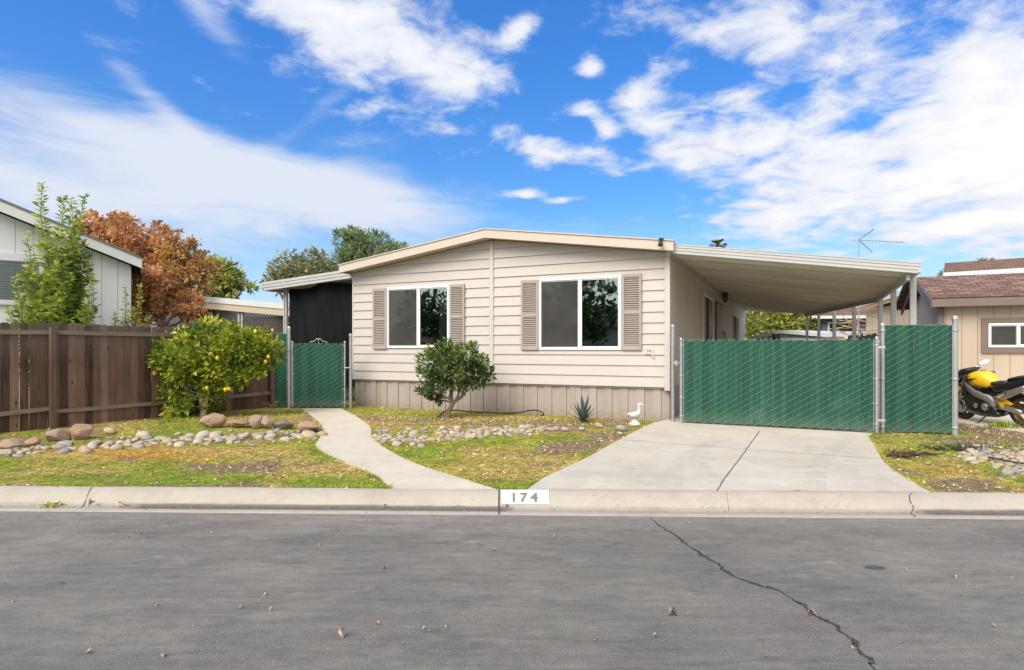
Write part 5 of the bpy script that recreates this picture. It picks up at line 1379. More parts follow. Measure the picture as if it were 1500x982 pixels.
m.prism([(Wn-wr, .15), (wr, .15), (wr, zt(wr)), (apex, zt(apex)), (Wn-wr, zt(Wn-wr))], .30, 11.); m.build('wall', M_greywall, nh)
m = MB()
m.prism([(apex, zr-.02), (e_s, e_z-.02), (e_s, e_z+.03), (apex, zr+.03)], -.04, 11.3); m.prism([(apex, zr-.02), (Wn-e_s, e_z-.02), (Wn-e_s, e_z+.03), (apex, zr+.03)], -.04, 11.3); m.build('roof', M_roofing, nh)
m = MB()
m.prism([(apex, zr-.235), (e_s+.01, e_z-.235), (e_s+.01, e_z-.025), (apex, zr-.025)], -.02, .02); m.prism([(apex, zr-.235), (Wn-e_s, e_z-.235), (Wn-e_s, e_z-.025), (apex, zr-.025)], -.02, .02)
m.box(e_s-.02, e_s+.015, .02, 11.2, e_z-.22, e_z-.02)
m.add([(apex, .02, zr-.2), (e_s, .02, e_z-.2), (e_s, .30, e_z-.2), (apex, .30, zr-.2)], [(0, 1, 2, 3)])
m.build('rake_trim', M_whitetrim, nh)
m = MB()
s1, z1 = nloc(131, 380, .3)
m.box(s1-.09, s1+.03, .27, .31, .2, zt(s1)-.02); m.build('trim_board', M_whitetrim, nh)
m = MB(); m.box(wr-.1, wr+.02, .27, .4, .2, zt(wr)-.02); m.build('corner_board', M_whitetrim, nh)
sA, zA = nloc(-60, 376, .3); sB, zB = nloc(58, 385, .3); zlo = nloc(20, 440, .3)[1]
m = MB(); m.box(sA, sB+.10, .235, .30, zB, zB+.16); m.box(sA, sB+.1, .24, .30, zlo-.1, zlo); m.box(sB, sB+.09, .245, .30, zlo, zB); m.box(sA, sA+.09, .245, .30, zlo, zB)
w = m.build('window', M_whitetrim, nh)
m = MB(); m.add([(sA+.09, .262, zlo), (sB, .262, zlo), (sB, .262, zB), (sA+.09, .262, zB)], [(0, 1, 2, 3)]); m.build('pane', M_glassclear, w)
m = MB()
for k in range(int((zB-zlo)/.05)): m.obox(((sA+sB)/2, .285, zlo+.03+.05*k), (sB-sA-.12, .03, .006), (.7, 0, 0))
m.build('blind', paint('teal_blind', (.09, .19, .16), .08, 4, .6), w)
s2, z2 = nloc(118, 465, .3); m = MB(); m.box(s2-.55, s2+.06, .25, .30, z2-.7, z2); w = m.build('window', M_whitetrim, nh)
m = MB(); m.box(s2-.48, s2-.02, .24, .249, z2-.66, z2-.06); m.build('pane', M_glassdark, w)

# neighbour carport with lattice, behind the lemon tree
Yc = 17.5; A = p2d(255, 437, Yc+1.4); B = p2d(424, 452, Yc); d = (B.xy-A.xy); Lc_ = d.length; ac = math.atan2(d.y, d.x)
nc = thing('neighbour_carport', 'white edged neighbour carport roof with brown lattice side behind the lemon tree', 'carport', (A.x, A.y, 0), ac)
m = MB(); zA_, zB_ = A.z, B.z
m.bar((0, 0, zA_+.05), (Lc_, 0, zB_+.05), .05, .17); m.build('fascia', M_whitetrim, nc)
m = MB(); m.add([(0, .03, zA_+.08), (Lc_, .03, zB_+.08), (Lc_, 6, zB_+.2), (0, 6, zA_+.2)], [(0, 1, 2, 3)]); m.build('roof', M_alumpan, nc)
m = MB(); m.bar((0, .03, zA_-.13), (Lc_, .03, zB_-.13), .06, .20); m.build('beam', paint('tan_beam', (.50, .42, .29), .1, 2, .7), nc)
s3 = Lc_*.56
for q in (s3, s3+.12):
    m = MB(); m.box(q-.03, q+.03, .08, .14, .2, zA_+(zB_-zA_)*q/Lc_-.2); m.build('post', M_alum, nc)
M_lat = paint('brown_lattice', (.145, .105, .08), .15, 4, .8)
m = MB(); x0, x1, z0, z1 = s3+.15, Lc_+.6, 1.35, zB_-.22; st = .115
k = -(z1-z0)
while k < x1-x0:
    for sg in (1, -1):
        a0, a1 = max(0, k), min(x1-x0, k+(z1-z0))
        if a1 > a0: 
            za, zb = z0+(a0-k), z0+(a1-k)
            if sg < 0: za, zb = z1-(za-z0), z1-(zb-z0)
            m.bar((x0+a0, .14+.012*sg, za), (x0+a1, .14+.012*sg, zb), .010, .034, (0, 1, .01))
    k += st
m.build('lattice', M_lat, nc)
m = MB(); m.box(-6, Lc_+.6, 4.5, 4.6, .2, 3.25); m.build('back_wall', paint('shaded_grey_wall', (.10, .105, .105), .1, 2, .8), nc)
m = MB(); m.box(x0, x1, .3, .34, .2, z0+.2); m.build('low_wall', M_lat, nc)

# right neighbour: tan shed-like house with red shingles
c0 = p2d(1375, 500, 14.3).xy; az_ = R(-24)
th = thing('tan_house', 'tan panelled small house with red brown shingle roof behind the motorcycle', 'house', (c0.x, c0.y, 0), az_)
ux2 = Vector((math.cos(az_), math.sin(az_))); uy2 = Vector((-math.sin(az_), math.cos(az_)))
def tloc(px, py, off=0.):
    a = (px-CX)/F; o = c0+uy2*off; s = (a*o.y-o.x)/(ux2.x-a*ux2.y); return s, CZ+(HY-py)/F*(o.y+ux2.y*s)
WT, DT = 7.5, 3.2; ze = tloc(1380, 440)[1]-.02; zrid = p2d(1345, 409, 15.85).z
m = MB(); m.box(0, WT, 0, DT, .1, ze-.05); m.build('wall', M_tanwall, th)
m = MB(); vs = [(.0, .0, ze-.05), (.0, DT, ze-.05), (.0, DT/2, zrid-.2)]; m.add(vs, [(0, 1, 2)]); m.build('gable', M_tanwall, th)
m = MB(); m.add([(x+WT, y, z) for x, y, z in vs], [(0, 2, 1)]); m.build('gable', M_tanwall, th)
ovx, ovy = .20, .30
def slope(y0, z0, y1, z1, nm, mat, x0, x1, th_):
    m = MB(); m.add([(x0, y0, z0), (x1, y0, z0), (x1, y1, z1), (x0, y1, z1), (x0, y0, z0-th_), (x1, y0, z0-th_), (x1, y1, z1-th_), (x0, y1, z1-th_)], [(0, 1, 2, 3), (7, 6, 5, 4), (0, 4, 5, 1), (1, 5, 6, 2), (2, 6, 7, 3), (3, 7, 4, 0)])
    return m
# roof planes are built flat in their own axes so that the courses follow the slope
for sg in (0, 1):
    run_ = DT/2+ovy; rise = zrid-ze; Ls = math.hypot(run_, rise); m = MB(); m.box(-ovx, WT+.4, 0, Ls, 0, .05)
    for k in range(int(Ls/.14)): m.box(-ovx, WT+.4, k*.14, k*.14+.13, .05, .058)
    o = m.build('roof', M_redshing, th); pitch = math.atan2(rise, run_)
    if sg == 0: o.matrix_local = Matrix.Translation((0, -ovy, ze)) @ Matrix.Rotation(pitch, 4, 'X')
    else: o.matrix_local = Matrix.Translation((WT, DT+ovy, ze)) @ Matrix.Rotation(PI, 4, 'Z') @ Matrix.Rotation(pitch, 4, 'X')
m = MB(); m.box(-ovx+.01, WT+.4, -ovy-.02, -ovy+.01, ze-.15, ze+.03)
for y0, z0, y1, z1 in ((-ovy, ze, DT/2, zrid), (DT+ovy, ze, DT/2, zrid)): m.bar((-ovx-.012, y0, z0-.07), (-ovx-.012, y1, z1-.07), .03, .20)
m.box(-ovx, -.02, -ovy+.02, DT+ovy, ze-.14, ze-.12) if False else None
m.build('trim_board', M_taupe, th)
m = MB(); m.box(-.025, .11, -.032, 0.02, .1, ze-.06); m.build('corner_board', M_taupe, th)
xa, za = tloc(1437, 466); xb, zb = tloc(1520, 511); 
m = MB(); m.box(xa, xb+.3, -.04, 0, za-.12, za+.0); m.box(xa, xb+.3, -.045, 0, zb-.10, zb+.02); m.box(xa, xa+.12, -.038, 0, zb+.02, za-.12); m.box(xb+.18, xb+.3, -.038, 0, zb+.02, za-.12); m.build('window_surround', M_taupe, th)
wn_ = slider(th, xa+.13, xb+.17, zb+.03, za-.13, blind=0, glass=M_glassdark)
# a bigger brown roof behind it
c1 = p2d(1392, 500, 23.).xy; bh = thing('brown_roof_house', 'house with brown shingle roof and white fascia behind the tan house', 'house', (c1.x, c1.y, 0), R(-36))
z_e = p2d(1395, 401, 23.).z; z_r = p2d(1425, 389, 26.).z
m = MB(); m.box(.3, 12, .3, 7, .1, z_e-.1); m.build('wall', M_tanwall2, bh)
m = MB(); run_ = 3.2; rise = z_r-z_e; Ls = math.hypot(run_, rise); m.box(-.2, 12.5, 0, Ls, 0, .06); o = m.build('roof', M_brnshing, bh); o.matrix_local = Matrix.Translation((0, 0, z_e)) @ Matrix.Rotation(math.atan2(rise, run_), 4, 'X')
m = MB(); m.box(-.2, 12.5, 0, Ls, 0, .06); o = m.build('roof', M_brnshing, bh); o.matrix_local = Matrix.Translation((12.3, 6.4, z_e)) @ Matrix.Rotation(PI, 4, 'Z') @ Matrix.Rotation(math.atan2(rise, run_), 4, 'X')
m = MB(); m.box(-.22, 12.5, -.03, .0, z_e-.16, z_e+.05); m.build('fascia', M_whitetrim, bh)
# sand coloured house seen between the carport posts
A = p2d(1250, 449, 25.); B = p2d(1350, 421, 20.5)
d = B.xy-A.xy; Ls = d.length; aa = math.atan2(d.y, d.x)
sh = thing('sand_house', 'sand coloured house with white roof edge seen between the carport posts', 'house', (A.x, A.y, 0), aa)
m = MB(); m.prism([(.4, .1), (Ls+.5, .1), (Ls+.5, B.z-.25+(B.z-A.z)*.5/Ls), (.4, A.z-.25)], .3, 2.); m.build('wall', M_tanwall2, sh)
m = MB(); zc_ = lambda s: A.z+(B.z-A.z)*s/Ls
m.bar((0, 0, zc_(0)), (Ls+.5, 0, zc_(Ls+.5)), .05, .20); m.build('fascia', M_whitetrim, sh)
m = MB(); m.bar((0.1, .03, zc_(0)-.17), (Ls+.5, .03, zc_(Ls+.5)-.17), .04, .12); m.build('rake_trim', paint('ochre_trim', (.42, .25, .12), .1, 3, .6), sh)
m = MB(); m.add([(0, 0, zc_(0)+.09), (Ls+.5, 0, zc_(Ls+.5)+.09), (Ls+.5, 2.2, zc_(Ls+.5)-.25), (0, 2.2, zc_(0)-.25)], [(0, 1, 2, 3)]); m.build('roof', M_brnshing, sh)
# blue grey house farther back
A = p2d(1192, 500, 33.); bh2 = thing('blue_house', 'blue grey house with brown roof far behind the carport posts', 'house', (A.x, A.y, 0), R(-12))
zw = p2d(1215, 464, 33.).z; zr_ = p2d(1240, 447, 36.).z
M_blue = wallmat('blue_grey_siding', (.105, .12, .16), .2, 2)
m = MB(); m.box(0.4, 7, 0, 6, .1, zw-.1); m.build('wall', M_blue, bh2)
m = MB(); m.add([(-.2, -.4, zw), (7.4, -.4, zw), (7.4, 3, zr_), (.8, 3, zr_)], [(0, 1, 2, 3)]); m.add([(-.2, 6.4, zw), (7.4, 6.4, zw), (7.4, 3, zr_), (.8, 3, zr_)], [(3, 2, 1, 0)]); m.add([(-.2, -.4, zw), (.8, 3, zr_), (-.2, 6.4, zw)], [(0, 1, 2)]); m.build('roof', M_brnshing, bh2)
m = MB(); m.box(-.2, 7.4, -.44, -.4, zw-.14, zw+.02); m.build('fascia', M_whitetrim, bh2)
p = tuple(p2d(1206, 487, 32.9)); m = MB(); m.box(.7, 2.2, -.03, 0, p[2]-.1, p[2]+.55); w = m.build('window', M_whitetrim, bh2); m = MB(); m.box(.78, 2.12, -.04, -.031, p[2]-.02, p[2]+.47); m.build('pane', M_glassdark, w)
# low white-roofed outbuilding behind the gate
A = p2d(1098, 498, 26.5); B = p2d(1240, 498, 22.5); d = B.xy-A.xy; Ls = d.length
ob = thing('outbuilding', 'long low pale outbuilding with white roof edge beyond the wide gate', 'shed', (A.x, A.y, 0), math.atan2(d.y, d.x))
zA2 = p2d(1098, 497, 26.5).z; zm = p2d(1150, 488, 25.).z; zB2 = p2d(1240, 495, 22.5).z
M_paleg = wallmat('pale_green_metal', (.52, .56, .52), .25)
m = MB(); m.prism([(0.2, .1), (Ls-.2, .1), (Ls-.2, zB2-.05), (Ls*.36, zm-.05), (0.2, zA2-.05)], .1, 5); m.build('wall', M_paleg, ob)
m = MB(); m.bar((-.1, 0, zA2+.02), (Ls*.36, 0, zm+.05), .05, .13); m.bar((Ls*.36, 0, zm+.05), (Ls+.1, 0, zB2+.02), .05, .13); m.build('fascia', M_whitetrim, ob)
m = MB(); m.add([(-.1, 0, zA2+.09), (Ls*.36, 0, zm+.12), (Ls+.1, 0, zB2+.09), (-.1, 5.2, zA2+.09), (Ls*.36, 5.2, zm+.12), (Ls+.1, 5.2, zB2+.09)], [(0, 1, 4, 3), (1, 2, 5, 4)]); m.build('roof', M_whitetrim, ob)
p = p2d(1137, 491, 21.); t_ = thing('wood_post', 'short brown wooden post standing beyond the wide gate', 'post', (p.x, p.y, .2)); m = MB(); m.box(-.09, .09, -.09, .09, 0, p.z-.2, .01); m.box(-.11, .11, -.11, .11, p.z-.2, p.z-.16, .008); m.build('shaft', M_bark, t_)
# thatched pile and dark fence beyond the carport
p = p2d(1238, 478, 23.); pile = thing('palm_frond_pile', 'stacked dry palm fronds beyond the carport in front of the sand house', 'brush pile', (p.x, p.y, .2))
n = 900; P = np.stack([rng.normal(0, .55, n), rng.normal(0, .5, n), np.abs(rng.normal(0, .5, n))*(p.z+.25)*.8], -1); P[:, 2] = np.minimum(P[:, 2], (p.z+.1)*(1.1-.5*np.abs(P[:, 0])))
leaves('fronds', P, np.stack([rng.normal(1, .4, n), rng.normal(0, .4, n), rng.normal(-.15, .25, n)], -1), rng.uniform(.4, .8, n), .05, M_litter, pile)
m = MB(); m.box(-.7, .7, -.5, .5, 0, p.z-.6, .1); m.build('core', M_bark, pile)
A = p2d(1242, 500, 21.); B = p2d(1292, 500, 19.); d = B.xy-A.xy
df = thing('board_fence', 'dark board fence in front of the sand house', 'fence', (A.x, A.y, .1), math.atan2(d.y, d.x)); L = d.length+.8; zt_ = p2d(1265, 491, 20.).z
m = MB(); x = 0
while x < L: m.box(x, x+.12, 0, .02, 0, zt_-.1+random.uniform(-.05, .05)); x += .13
m.build('board_panel', paint('charcoal_boards', (.035, .042, .042), .3, 5, .8), df)
m = MB(); m.box(0, L, .02, .06, .3, .38); m.box(0, L, .02, .06, zt_-.5, zt_-.42); m.build('rail', M_bark, df)

# television aerial
Ya = 22.; p = p2d(1258, 352, Ya); anb = thing('tv_antenna', 'rooftop television aerial on a thin mast above the carport', 'antenna', (p.x, p.y, .2))
m = MB(); m.tube([(0, 0, 0), (0, 0, p.z-.1)], .022, 6); m.build('mast', M_galv, anb)
m = MB(); z = p.z-.2; e1 = p2d(1243, 351, Ya+.3); e2 = p2d(1324, 355, Ya-.5)
a = Vector((e1.x-p.x, e1.y-p.y, e1.z-.2)); b = Vector((e2.x-p.x, e2.y-p.y, e2.z-.2)); m.tube([a, b], .018, 6)
for k in range(15):
    c = a.lerp(b, .12+.88*k/14); ln = .16-.004*k; m.tube([c+Vector((.3, 1., .1))*ln, c-Vector((.3, 1., .1))*ln], .008, 4)
m.build('boom', M_galv, anb)
m = MB(); q1 = p2d(1280, 336, Ya-.6); q2 = p2d(1277, 369, Ya+.2); c = Vector((0, 0, z))
for q in (q1, q2):
    e = Vector((q.x-p.x, q.y-p.y, q.z-.2)); m.tube([c, e], .015, 5); 
    for k in range(5):
        cc = c.lerp(e, .3+.7*k/4); m.tube([cc+Vector((.1, .2, .0)), cc-Vector((.1, .2, 0))], .006, 4)
m.build('reflector', M_galv, anb)

# across the street, mirrored in the windows
for k, (x, y, r, h, lab) in enumerate(((-18, -8, 3.2, 6.5, 'broad dark tree across the street, left of the other'), (-27, -3.5, 3.2, 6.0, 'broad dark tree across the street beside the verge'), (-11, -13, 3., 7.0, 'broad dark tree across the street, right of the other'))):
    tree('street_tree', lab, 'tree', Vector((x, y, -.08)), [((0, 0, h*.65), (r, r, h*.3)), ((r*.5, .5, h*.5), (r*.6, r*.6, h*.2)), ((-r*.5, 0, h*.5), (r*.6, r*.6, h*.22))], 2600, (.42, .24), L_dark, M_bark, .2, .3, 120, .22, .2)
oh = thing('opposite_house', 'pale gable house standing across the street', 'house', (-24, -15, -.08), R(20))
m = MB(); m.prism([(0, 0), (9, 0), (9, 3), (4.5, 4.6), (0, 3)], 0, 9); m.build('wall', M_whitetrim, oh)
m = MB(); m.prism([(4.5, 4.62), (9.4, 2.9), (9.4, 3.05), (4.5, 4.8)], -.3, 9.3); m.prism([(4.5, 4.62), (-.4, 2.9), (-.4, 3.05), (4.5, 4.8)], -.3, 9.3); m.build('roof', M_roofing, oh)
# ------------------------------------------------------------------ slab and motorcycle at the right
def slab_top(x, y): return gs(x, y)+.03
m = MB(); m.slab(slab_poly, lambda x, y: gs(x, y)-.15, slab_top); tag(m.build('pavement', M_path), kind='structure')
M_yellow_fn = None
def yellow_fn(t, oc):
    x, y, z = t.xyz(oc); n = t.noise(oc, 6, 3)
    # black wedge on the tank side
    dx = t.m('SUBTRACT', x, .06)
    top = t.m('SUBTRACT', t.m('SUBTRACT', .90, t.m('MULTIPLY', dx, .08)), z)
    bot = t.m('SUBTRACT', z, t.m('SUBTRACT', .90, t.m('MULTIPLY', dx, .36)))
    w = t.m('MULTIPLY', t.m('MULTIPLY', t.ss(top, -.002, .002), t.ss(bot, -.002, .002)), t.ss(dx, 0., .01))
    c = t.mix(w, t.ramp(n, [(.3, (.80, .47, .012)), (.7, (.86, .54, .02))]), (.012, .012, .012))
    return dict(color=c, rough=.28, spec=.5, coat=.5)
M_yellow = newmat('yellow_bike_paint', yellow_fn)
M_bikeblk = paint('black_bike_paint', (.012, .012, .013), .1, 8, .22, coat=.4)
M_tyre = paint('tyre_rubber', (.022, .021, .02), .2, 15, .8)
M_silver = paint('brushed_aluminium', (.46, .45, .43), .12, 10, .38, metal=.8)
M_frame = paint('grey_bike_frame', (.27, .265, .255), .12, 8, .42, metal=.5)
M_engine = paint('engine_dark', (.045, .043, .042), .4, 14, .5, metal=.4)
M_seat = paint('seat_vinyl', (.02, .02, .021), .1, 20, .6)
M_skymirror = paint('mirror_painted_sky', (.85, .86, .88), .02, 4, .12, spec=.6)  # near-white colour stands in for bright sky reflected in the mirrors
M_gold = paint('fork_gold', (.25, .17, .07), .1, 8, .35, metal=.7)
fw_pos, rw_pos = Vector((9.24, 12.35)), Vector((9.36, 11.0)); bd = (fw_pos-rw_pos)
mid = (fw_pos+rw_pos)/2
bike = thing('motorcycle', 'yellow and black sport motorcycle leaning on its kickstand by the tan house', 'motorcycle', (mid.x, mid.y, gs(mid.x, mid.y)+.03))
bike.rotation_euler = Euler((R(-9), 0, math.atan2(bd.y, bd.x)), 'XYZ')
bx, bv, bw = Vector((1, 0, 0)), Vector((0, 1, 0)), Vector((0, 0, 1))
def wheel(x, z, r, w, front):
    root = MB(); c = (x, 0, z)
    root.lathe([(r-.085, -w*.42), (r-.05, -w*.5), (r-.015, -w*.36), (r, 0), (r-.015, w*.36), (r-.05, w*.5), (r-.085, w*.42)], c, 'y', 40)
    ob_ = root.build('wheel', M_tyre, bike)
    m = MB(); m.lathe([(r-.105, -w*.30), (r-.083, -w*.44), (r-.083, w*.44), (r-.105, w*.30), (r-.105, -w*.30)], c, 'y', 36)
    m.lathe([(0, -.05), (.045, -.05), (.05, 0), (.045, .05), (0, .05)], c, 'y', 16)
    for k in range(3):
        for j in (-.16, .16):
            a = k*2*PI/3+.4; m.bar((x+.03*math.cos(a), 0, z+.03*math.sin(a)), (x+(r-.095)*math.cos(a+j), 0, z+(r-.095)*math.sin(a+j)), .034, .03, (0, 1, 0))
    m.build('rim', M_bikeblk if front else M_gold, ob_)
    for s_ in ((-1, 1) if front else (-1,)):
        m = MB(); y = s_*.068; m.lathe([(.075, y-.003), (.150, y-.003), (.150, y+.003), (.075, y+.003), (.075, y-.003)], c, 'y', 32)
        for k in range(8):
            a = k*PI/4; m.tube([(x+.115*math.cos(a), y-.006, z+.115*math.sin(a)), (x+.115*math.cos(a), y+.006, z+.115*math.sin(a))], .010, 6)
        m.build('brake_disc', M_silver, ob_)
wheel(.69, .30, .30, .12, True); wheel(-.69, .31, .31, .18, False)
m = MB()
for s_ in (-1, 1): m.tube([(.69, s_*.10, .30), (.57, s_*.10, .58)], .030, 10); m.tube([(.57, s_*.10, .58), (.41, s_*.10, .96)], .022, 10); m.box(.60, .70, s_*.10-.02+s_*.01, s_*.10+.02+s_*.01, .20, .32, .01)
m.tube([(.43, -.14, .90), (.43, .14, .90)], .026, 8); m.tube([(.50, -.13, .74), (.50, .13, .74)], .028, 8); m.build('fork', M_silver, bike)
m = MB(); secs = []
for k in range(10):
    a = R(15+k*15); secs.append(((.69+.325*math.cos(a), 0, .30+.325*math.sin(a)), .078-.002*abs(k-4), .008, (0, 1, 0), (math.cos(a), 0, math.sin(a))))
m.loft(secs, 12, 3); m.build('front_fender', M_yellow, bike)
m = MB()
m.loft([((.83, 0, .76), .06, .05, bv, bw), ((.76, 0, .80), .15, .10, bv, bw), ((.64, 0, .86), .20, .13, bv, bw), ((.50, 0, .95), .20, .11, bv, bw), ((.36, 0, 1.03), .17, .05, bv, bw), ((.27, 0, 1.055), .13, .02, bv, bw)], 18, 2.6)
m.build('windscreen', M_bikeblk, bike)
m = MB()
for s_ in (-1, 1):
    m.add([(.84, s_*.06, .70), (.72, s_*.19, .80), (.52, s_*.235, .80), (.42, s_*.24, .70), (.50, s_*.24, .60), (.66, s_*.21, .58), (.78, s_*.12, .62)], [tuple(range(7))])
    m.add([(.84, s_*.05, .70), (.72, s_*.17, .80), (.52, s_*.21, .80), (.42, s_*.21, .70), (.50, s_*.21, .60), (.66, s_*.18, .58), (.78, s_*.10, .62)], [tuple(range(7))[::-1]])
m.build('side_fairing', M_yellow, bike)
m = MB()
m.loft([((.45, 0, .80), .07, .07, bv, bw), ((.40, 0, .82), .13, .13, bv, bw), ((.28, 0, .845), .165, .155, bv, bw), ((.12, 0, .86), .175, .165, bv, bw), ((-.02, 0, .84), .155, .155, bv, bw), ((-.12, 0, .80), .11, .12, bv, bw), ((-.18, 0, .76), .06, .07, bv, bw)], 22, 2.7)
m.build('fuel_tank', M_yellow, bike)
m = MB(); m.tube([(.12, -.03, 1.02), (.12, -.03, 1.035)], .05, 12); m.build('tank_cap', M_silver, bike)
m = MB()
for k, (w_) in enumerate((.02, .012, .016, .02)): m.box(.33-.022*k-w_/2, .33-.022*k+w_/2, .140, .166, .918+.003*k, .930+.003*k)
m.build('emblem', M_bikeblk, bike)
m = MB()
for s_ in (-1, 1):
    m.loft([((.46, s_*.07, .80), .03, .06, bv, bw), ((.36, s_*.15, .72), .028, .075, bv, bw), ((.15, s_*.20, .61), .028, .07, bv, bw), ((-.05, s_*.20, .55), .028, .065, bv, bw), ((-.17, s_*.18, .50), .028, .09, bv, bw), ((-.24, s_*.15, .38), .028, .10, bv, bw)], 10, 4)
m.build('frame', M_frame, bike)
m = MB(); m.box(-.20, .34, -.17, .17, .26, .58, .04); m.obox((.30, 0, .46), (.22, .30, .34), (0, R(-25), 0), .03)
m.lathe([(0, .18), (.09, .18), (.10, .20), (.075, .225), (0, .225)], (-.06, 0, .36), 'y', 18); m.lathe([(0, .18), (.06, .18), (.065, .21), (0, .215)], (.16, 0, .36), 'y', 16)
m.obox((.44, 0, .52), (.05, .30, .34), (0, R(12), 0), .01)
for k in range(4): m.tube([(.40, -.12+.08*k, .48), (.44, -.12+.08*k, .34), (.32, -.10+.07*k, .24), (.05, -.05+.03*k, .21)], .02, 6)
m.build('engine', M_engine, bike)
m = MB(); m.lathe([(0, .232), (.062, .232), (.07, .226), (.07, .222), (0, .222)], (-.06, 0, .36), 'y', 18); m.lathe([(0, .217), (.038, .217), (.044, .212), (0, .212)], (.16, 0, .36), 'y', 14); m.build('engine_cover', M_silver, bike)
m = MB(); m.box(.615, .665, .10, .15, .36, .47, .012); m.build('brake_caliper', M_gold, bike)
m = MB(); m.loft([((.52, 0, .33), .10, .06, bv, bw), ((.36, 0, .27), .19, .12, bv, bw), ((.1, 0, .25), .20, .12, bv, bw), ((-.16, 0, .22), .16, .08, bv, bw), ((-.26, 0, .21), .10, .03, bv, bw)], 14, 3)
m.build('belly_pan', M_bikeblk, bike)
m = MB(); m.loft([((-.08, 0, .80), .08, .03, bv, bw), ((-.20, 0, .79), .13, .045, bv, bw), ((-.36, 0, .80), .15, .045, bv, bw), ((-.50, 0, .83), .12, .045, bv, bw)], 14, 2.6)
m.loft([((-.50, 0, .885), .10, .03, bv, bw), ((-.66, 0, .92), .11, .035, bv, bw), ((-.82, 0, .955), .08, .025, bv, bw)], 14, 2.6); m.build('seat', M_seat, bike)
m = MB(); m.loft([((-.10, 0, .70), .14, .07, bv, bw), ((-.30, 0, .71), .17, .09, bv, bw), ((-.55, 0, .78), .15, .09, bv, bw), ((-.80, 0, .86), .12, .075, bv, bw), ((-1.02, 0, .93), .06, .035, bv, bw)], 16, 3); m.build('tail_fairing', M_bikeblk, bike)
m = MB()
for s_ in (-1, 1): m.tube([(-.18, s_*.14, .52), (-.45, s_*.13, .66), (-.85, s_*.10, .80)], .014, 8); m.tube([(-.22, s_*.15, .44), (-.48, s_*.14, .68)], .013, 8)
m.build('subframe', M_silver, bike)
m = MB(); m.loft([((-.40, .0, .58), .045, .05, bv, bw), ((-.55, .0, .66), .062, .062, bv, bw), ((-.90, .0, .80), .062, .062, bv, bw), ((-1.0, .0, .84), .045, .045, bv, bw)], 14, 2)
for s_ in (.16, ): m.loft([((-.35, s_, .50), .03, .03, bv, bw), ((-.48, s_, .58), .055, .055, bv, bw), ((-.85, s_, .75), .055, .055, bv, bw), ((-.93, s_, .79), .04, .04, bv, bw)], 14, 2)
m.build('exhaust', M_silver, bike)
m = MB()
for s_ in (-1, 1): m.loft([((-.20, s_*.12, .40), .025, .07, bv, bw), ((-.40, s_*.13, .37), .025, .055, bv, bw), ((-.60, s_*.13, .33), .025, .045, bv, bw), ((-.74, s_*.13, .31), .025, .035, bv, bw)], 10, 4)
m.build('swingarm', M_silver, bike)
m = MB()
for s_ in (-1, 1):
    m.add([(-.27, s_*.155, .56), (-.42, s_*.155, .62), (-.52, s_*.155, .64), (-.46, s_*.155, .54), (-.62, s_*.155, .46), (-.56, s_*.155, .42), (-.44, s_*.155, .44), (-.38, s_*.155, .34), (-.30, s_*.155, .44)], [(0, 1, 2, 3), (0, 3, 6, 8), (3, 4, 5, 6), (6, 7, 8)])
secs = []
for k in range(8):
    a = R(95+k*10); secs.append(((-.69+.335*math.cos(a), 0, .31+.335*math.sin(a)), .095, .008, (0, 1, 0), (math.cos(a), 0, math.sin(a))))
m.loft(secs, 10, 3); m.build('rear_hugger', M_yellow, bike)
m = MB()
for s_ in (-1, 1): m.tube([(.42, s_*.10, .95), (.33, s_*.30, .93), (.27, s_*.36, .92)], .014, 8); m.tube([(.35, s_*.27, .935), (.24, s_*.38, .925)], .02, 8); m.tube([(.40, s_*.24, .94), (.30, s_*.40, .93)], .006, 5)
m.build('handlebar', M_seat, bike)
for s_ in (-1, 1):
    m = MB(); m.tube([(.52, s_*.14, 1.0), (.44, s_*.30, 1.10)], .010, 6); m.loft([((.42, s_*.24, 1.10), .03, .025, bx, bw), ((.41, s_*.30, 1.115), .022, .045, bx, bw), ((.40, s_*.38, 1.13), .02, .045, bx, bw), ((.39, s_*.43, 1.14), .012, .02, bx, bw)], 12, 2.4); m.build('mirror', M_skymirror, bike)
m = MB(); m.tube([(-.10, .15, .26), (.02, .33, .055)], .014, 6); m.tube([(.02, .33, .055), (.06, .36, .05)], .016, 6); m.build('kickstand', M_engine, bike)
m = MB()
for s_ in (-1, 1): m.tube([(-.26, s_*.17, .40), (-.26, s_*.29, .42)], .013, 6); m.bar((-.24, s_*.17, .42), (-.34, s_*.17, .56), .02, .05)
m.build('footpeg', M_silver, bike)
m = MB()
for k in range(5): m.tube(curve_pts((.42-.03*k, .12+.015*k, .93), (.38-.09*k, .17, .50+.03*k), 5, .06), .006, 5)
m.build('cable', M_black, bike)
# ------------------------------------------------------------------ statue, hose, stones, leaves
dp = p2g(930, 622); du = thing('duck_statue', 'small white duck statue standing on a round base beside the driveway', 'statue', dp, R(-20)); du.scale = (1.2, 1.3, 1.08)
M_duck = paint('white_duck', (.60, .56, .50), .10, 14, .7, dirt=((.24, .20, .16), .75))
m = MB()
m.loft([((-.115, 0, .17), .012, .012, bv, bw), ((-.09, 0, .165), .035, .03, bv, bw), ((-.04, 0, .15), .062, .055, bv, bw), ((.02, 0, .155), .068, .065, bv, bw), ((.06, 0, .175), .055, .06, bv, bw), ((.085, 0, .20), .03, .035, bv, bw)], 14, 2.1)
m.tube([(.055, 0, .20), (.066, 0, .25), (.06, 0, .29), (.062, 0, .315), (.075, 0, .335)], [.038, .027, .023, .026, .028], 10)
m.tube([(.05, 0, .335), (.075, 0, .342), (.10, 0, .333)], [.018, .031, .02], 10); m.build('body', M_duck, du)
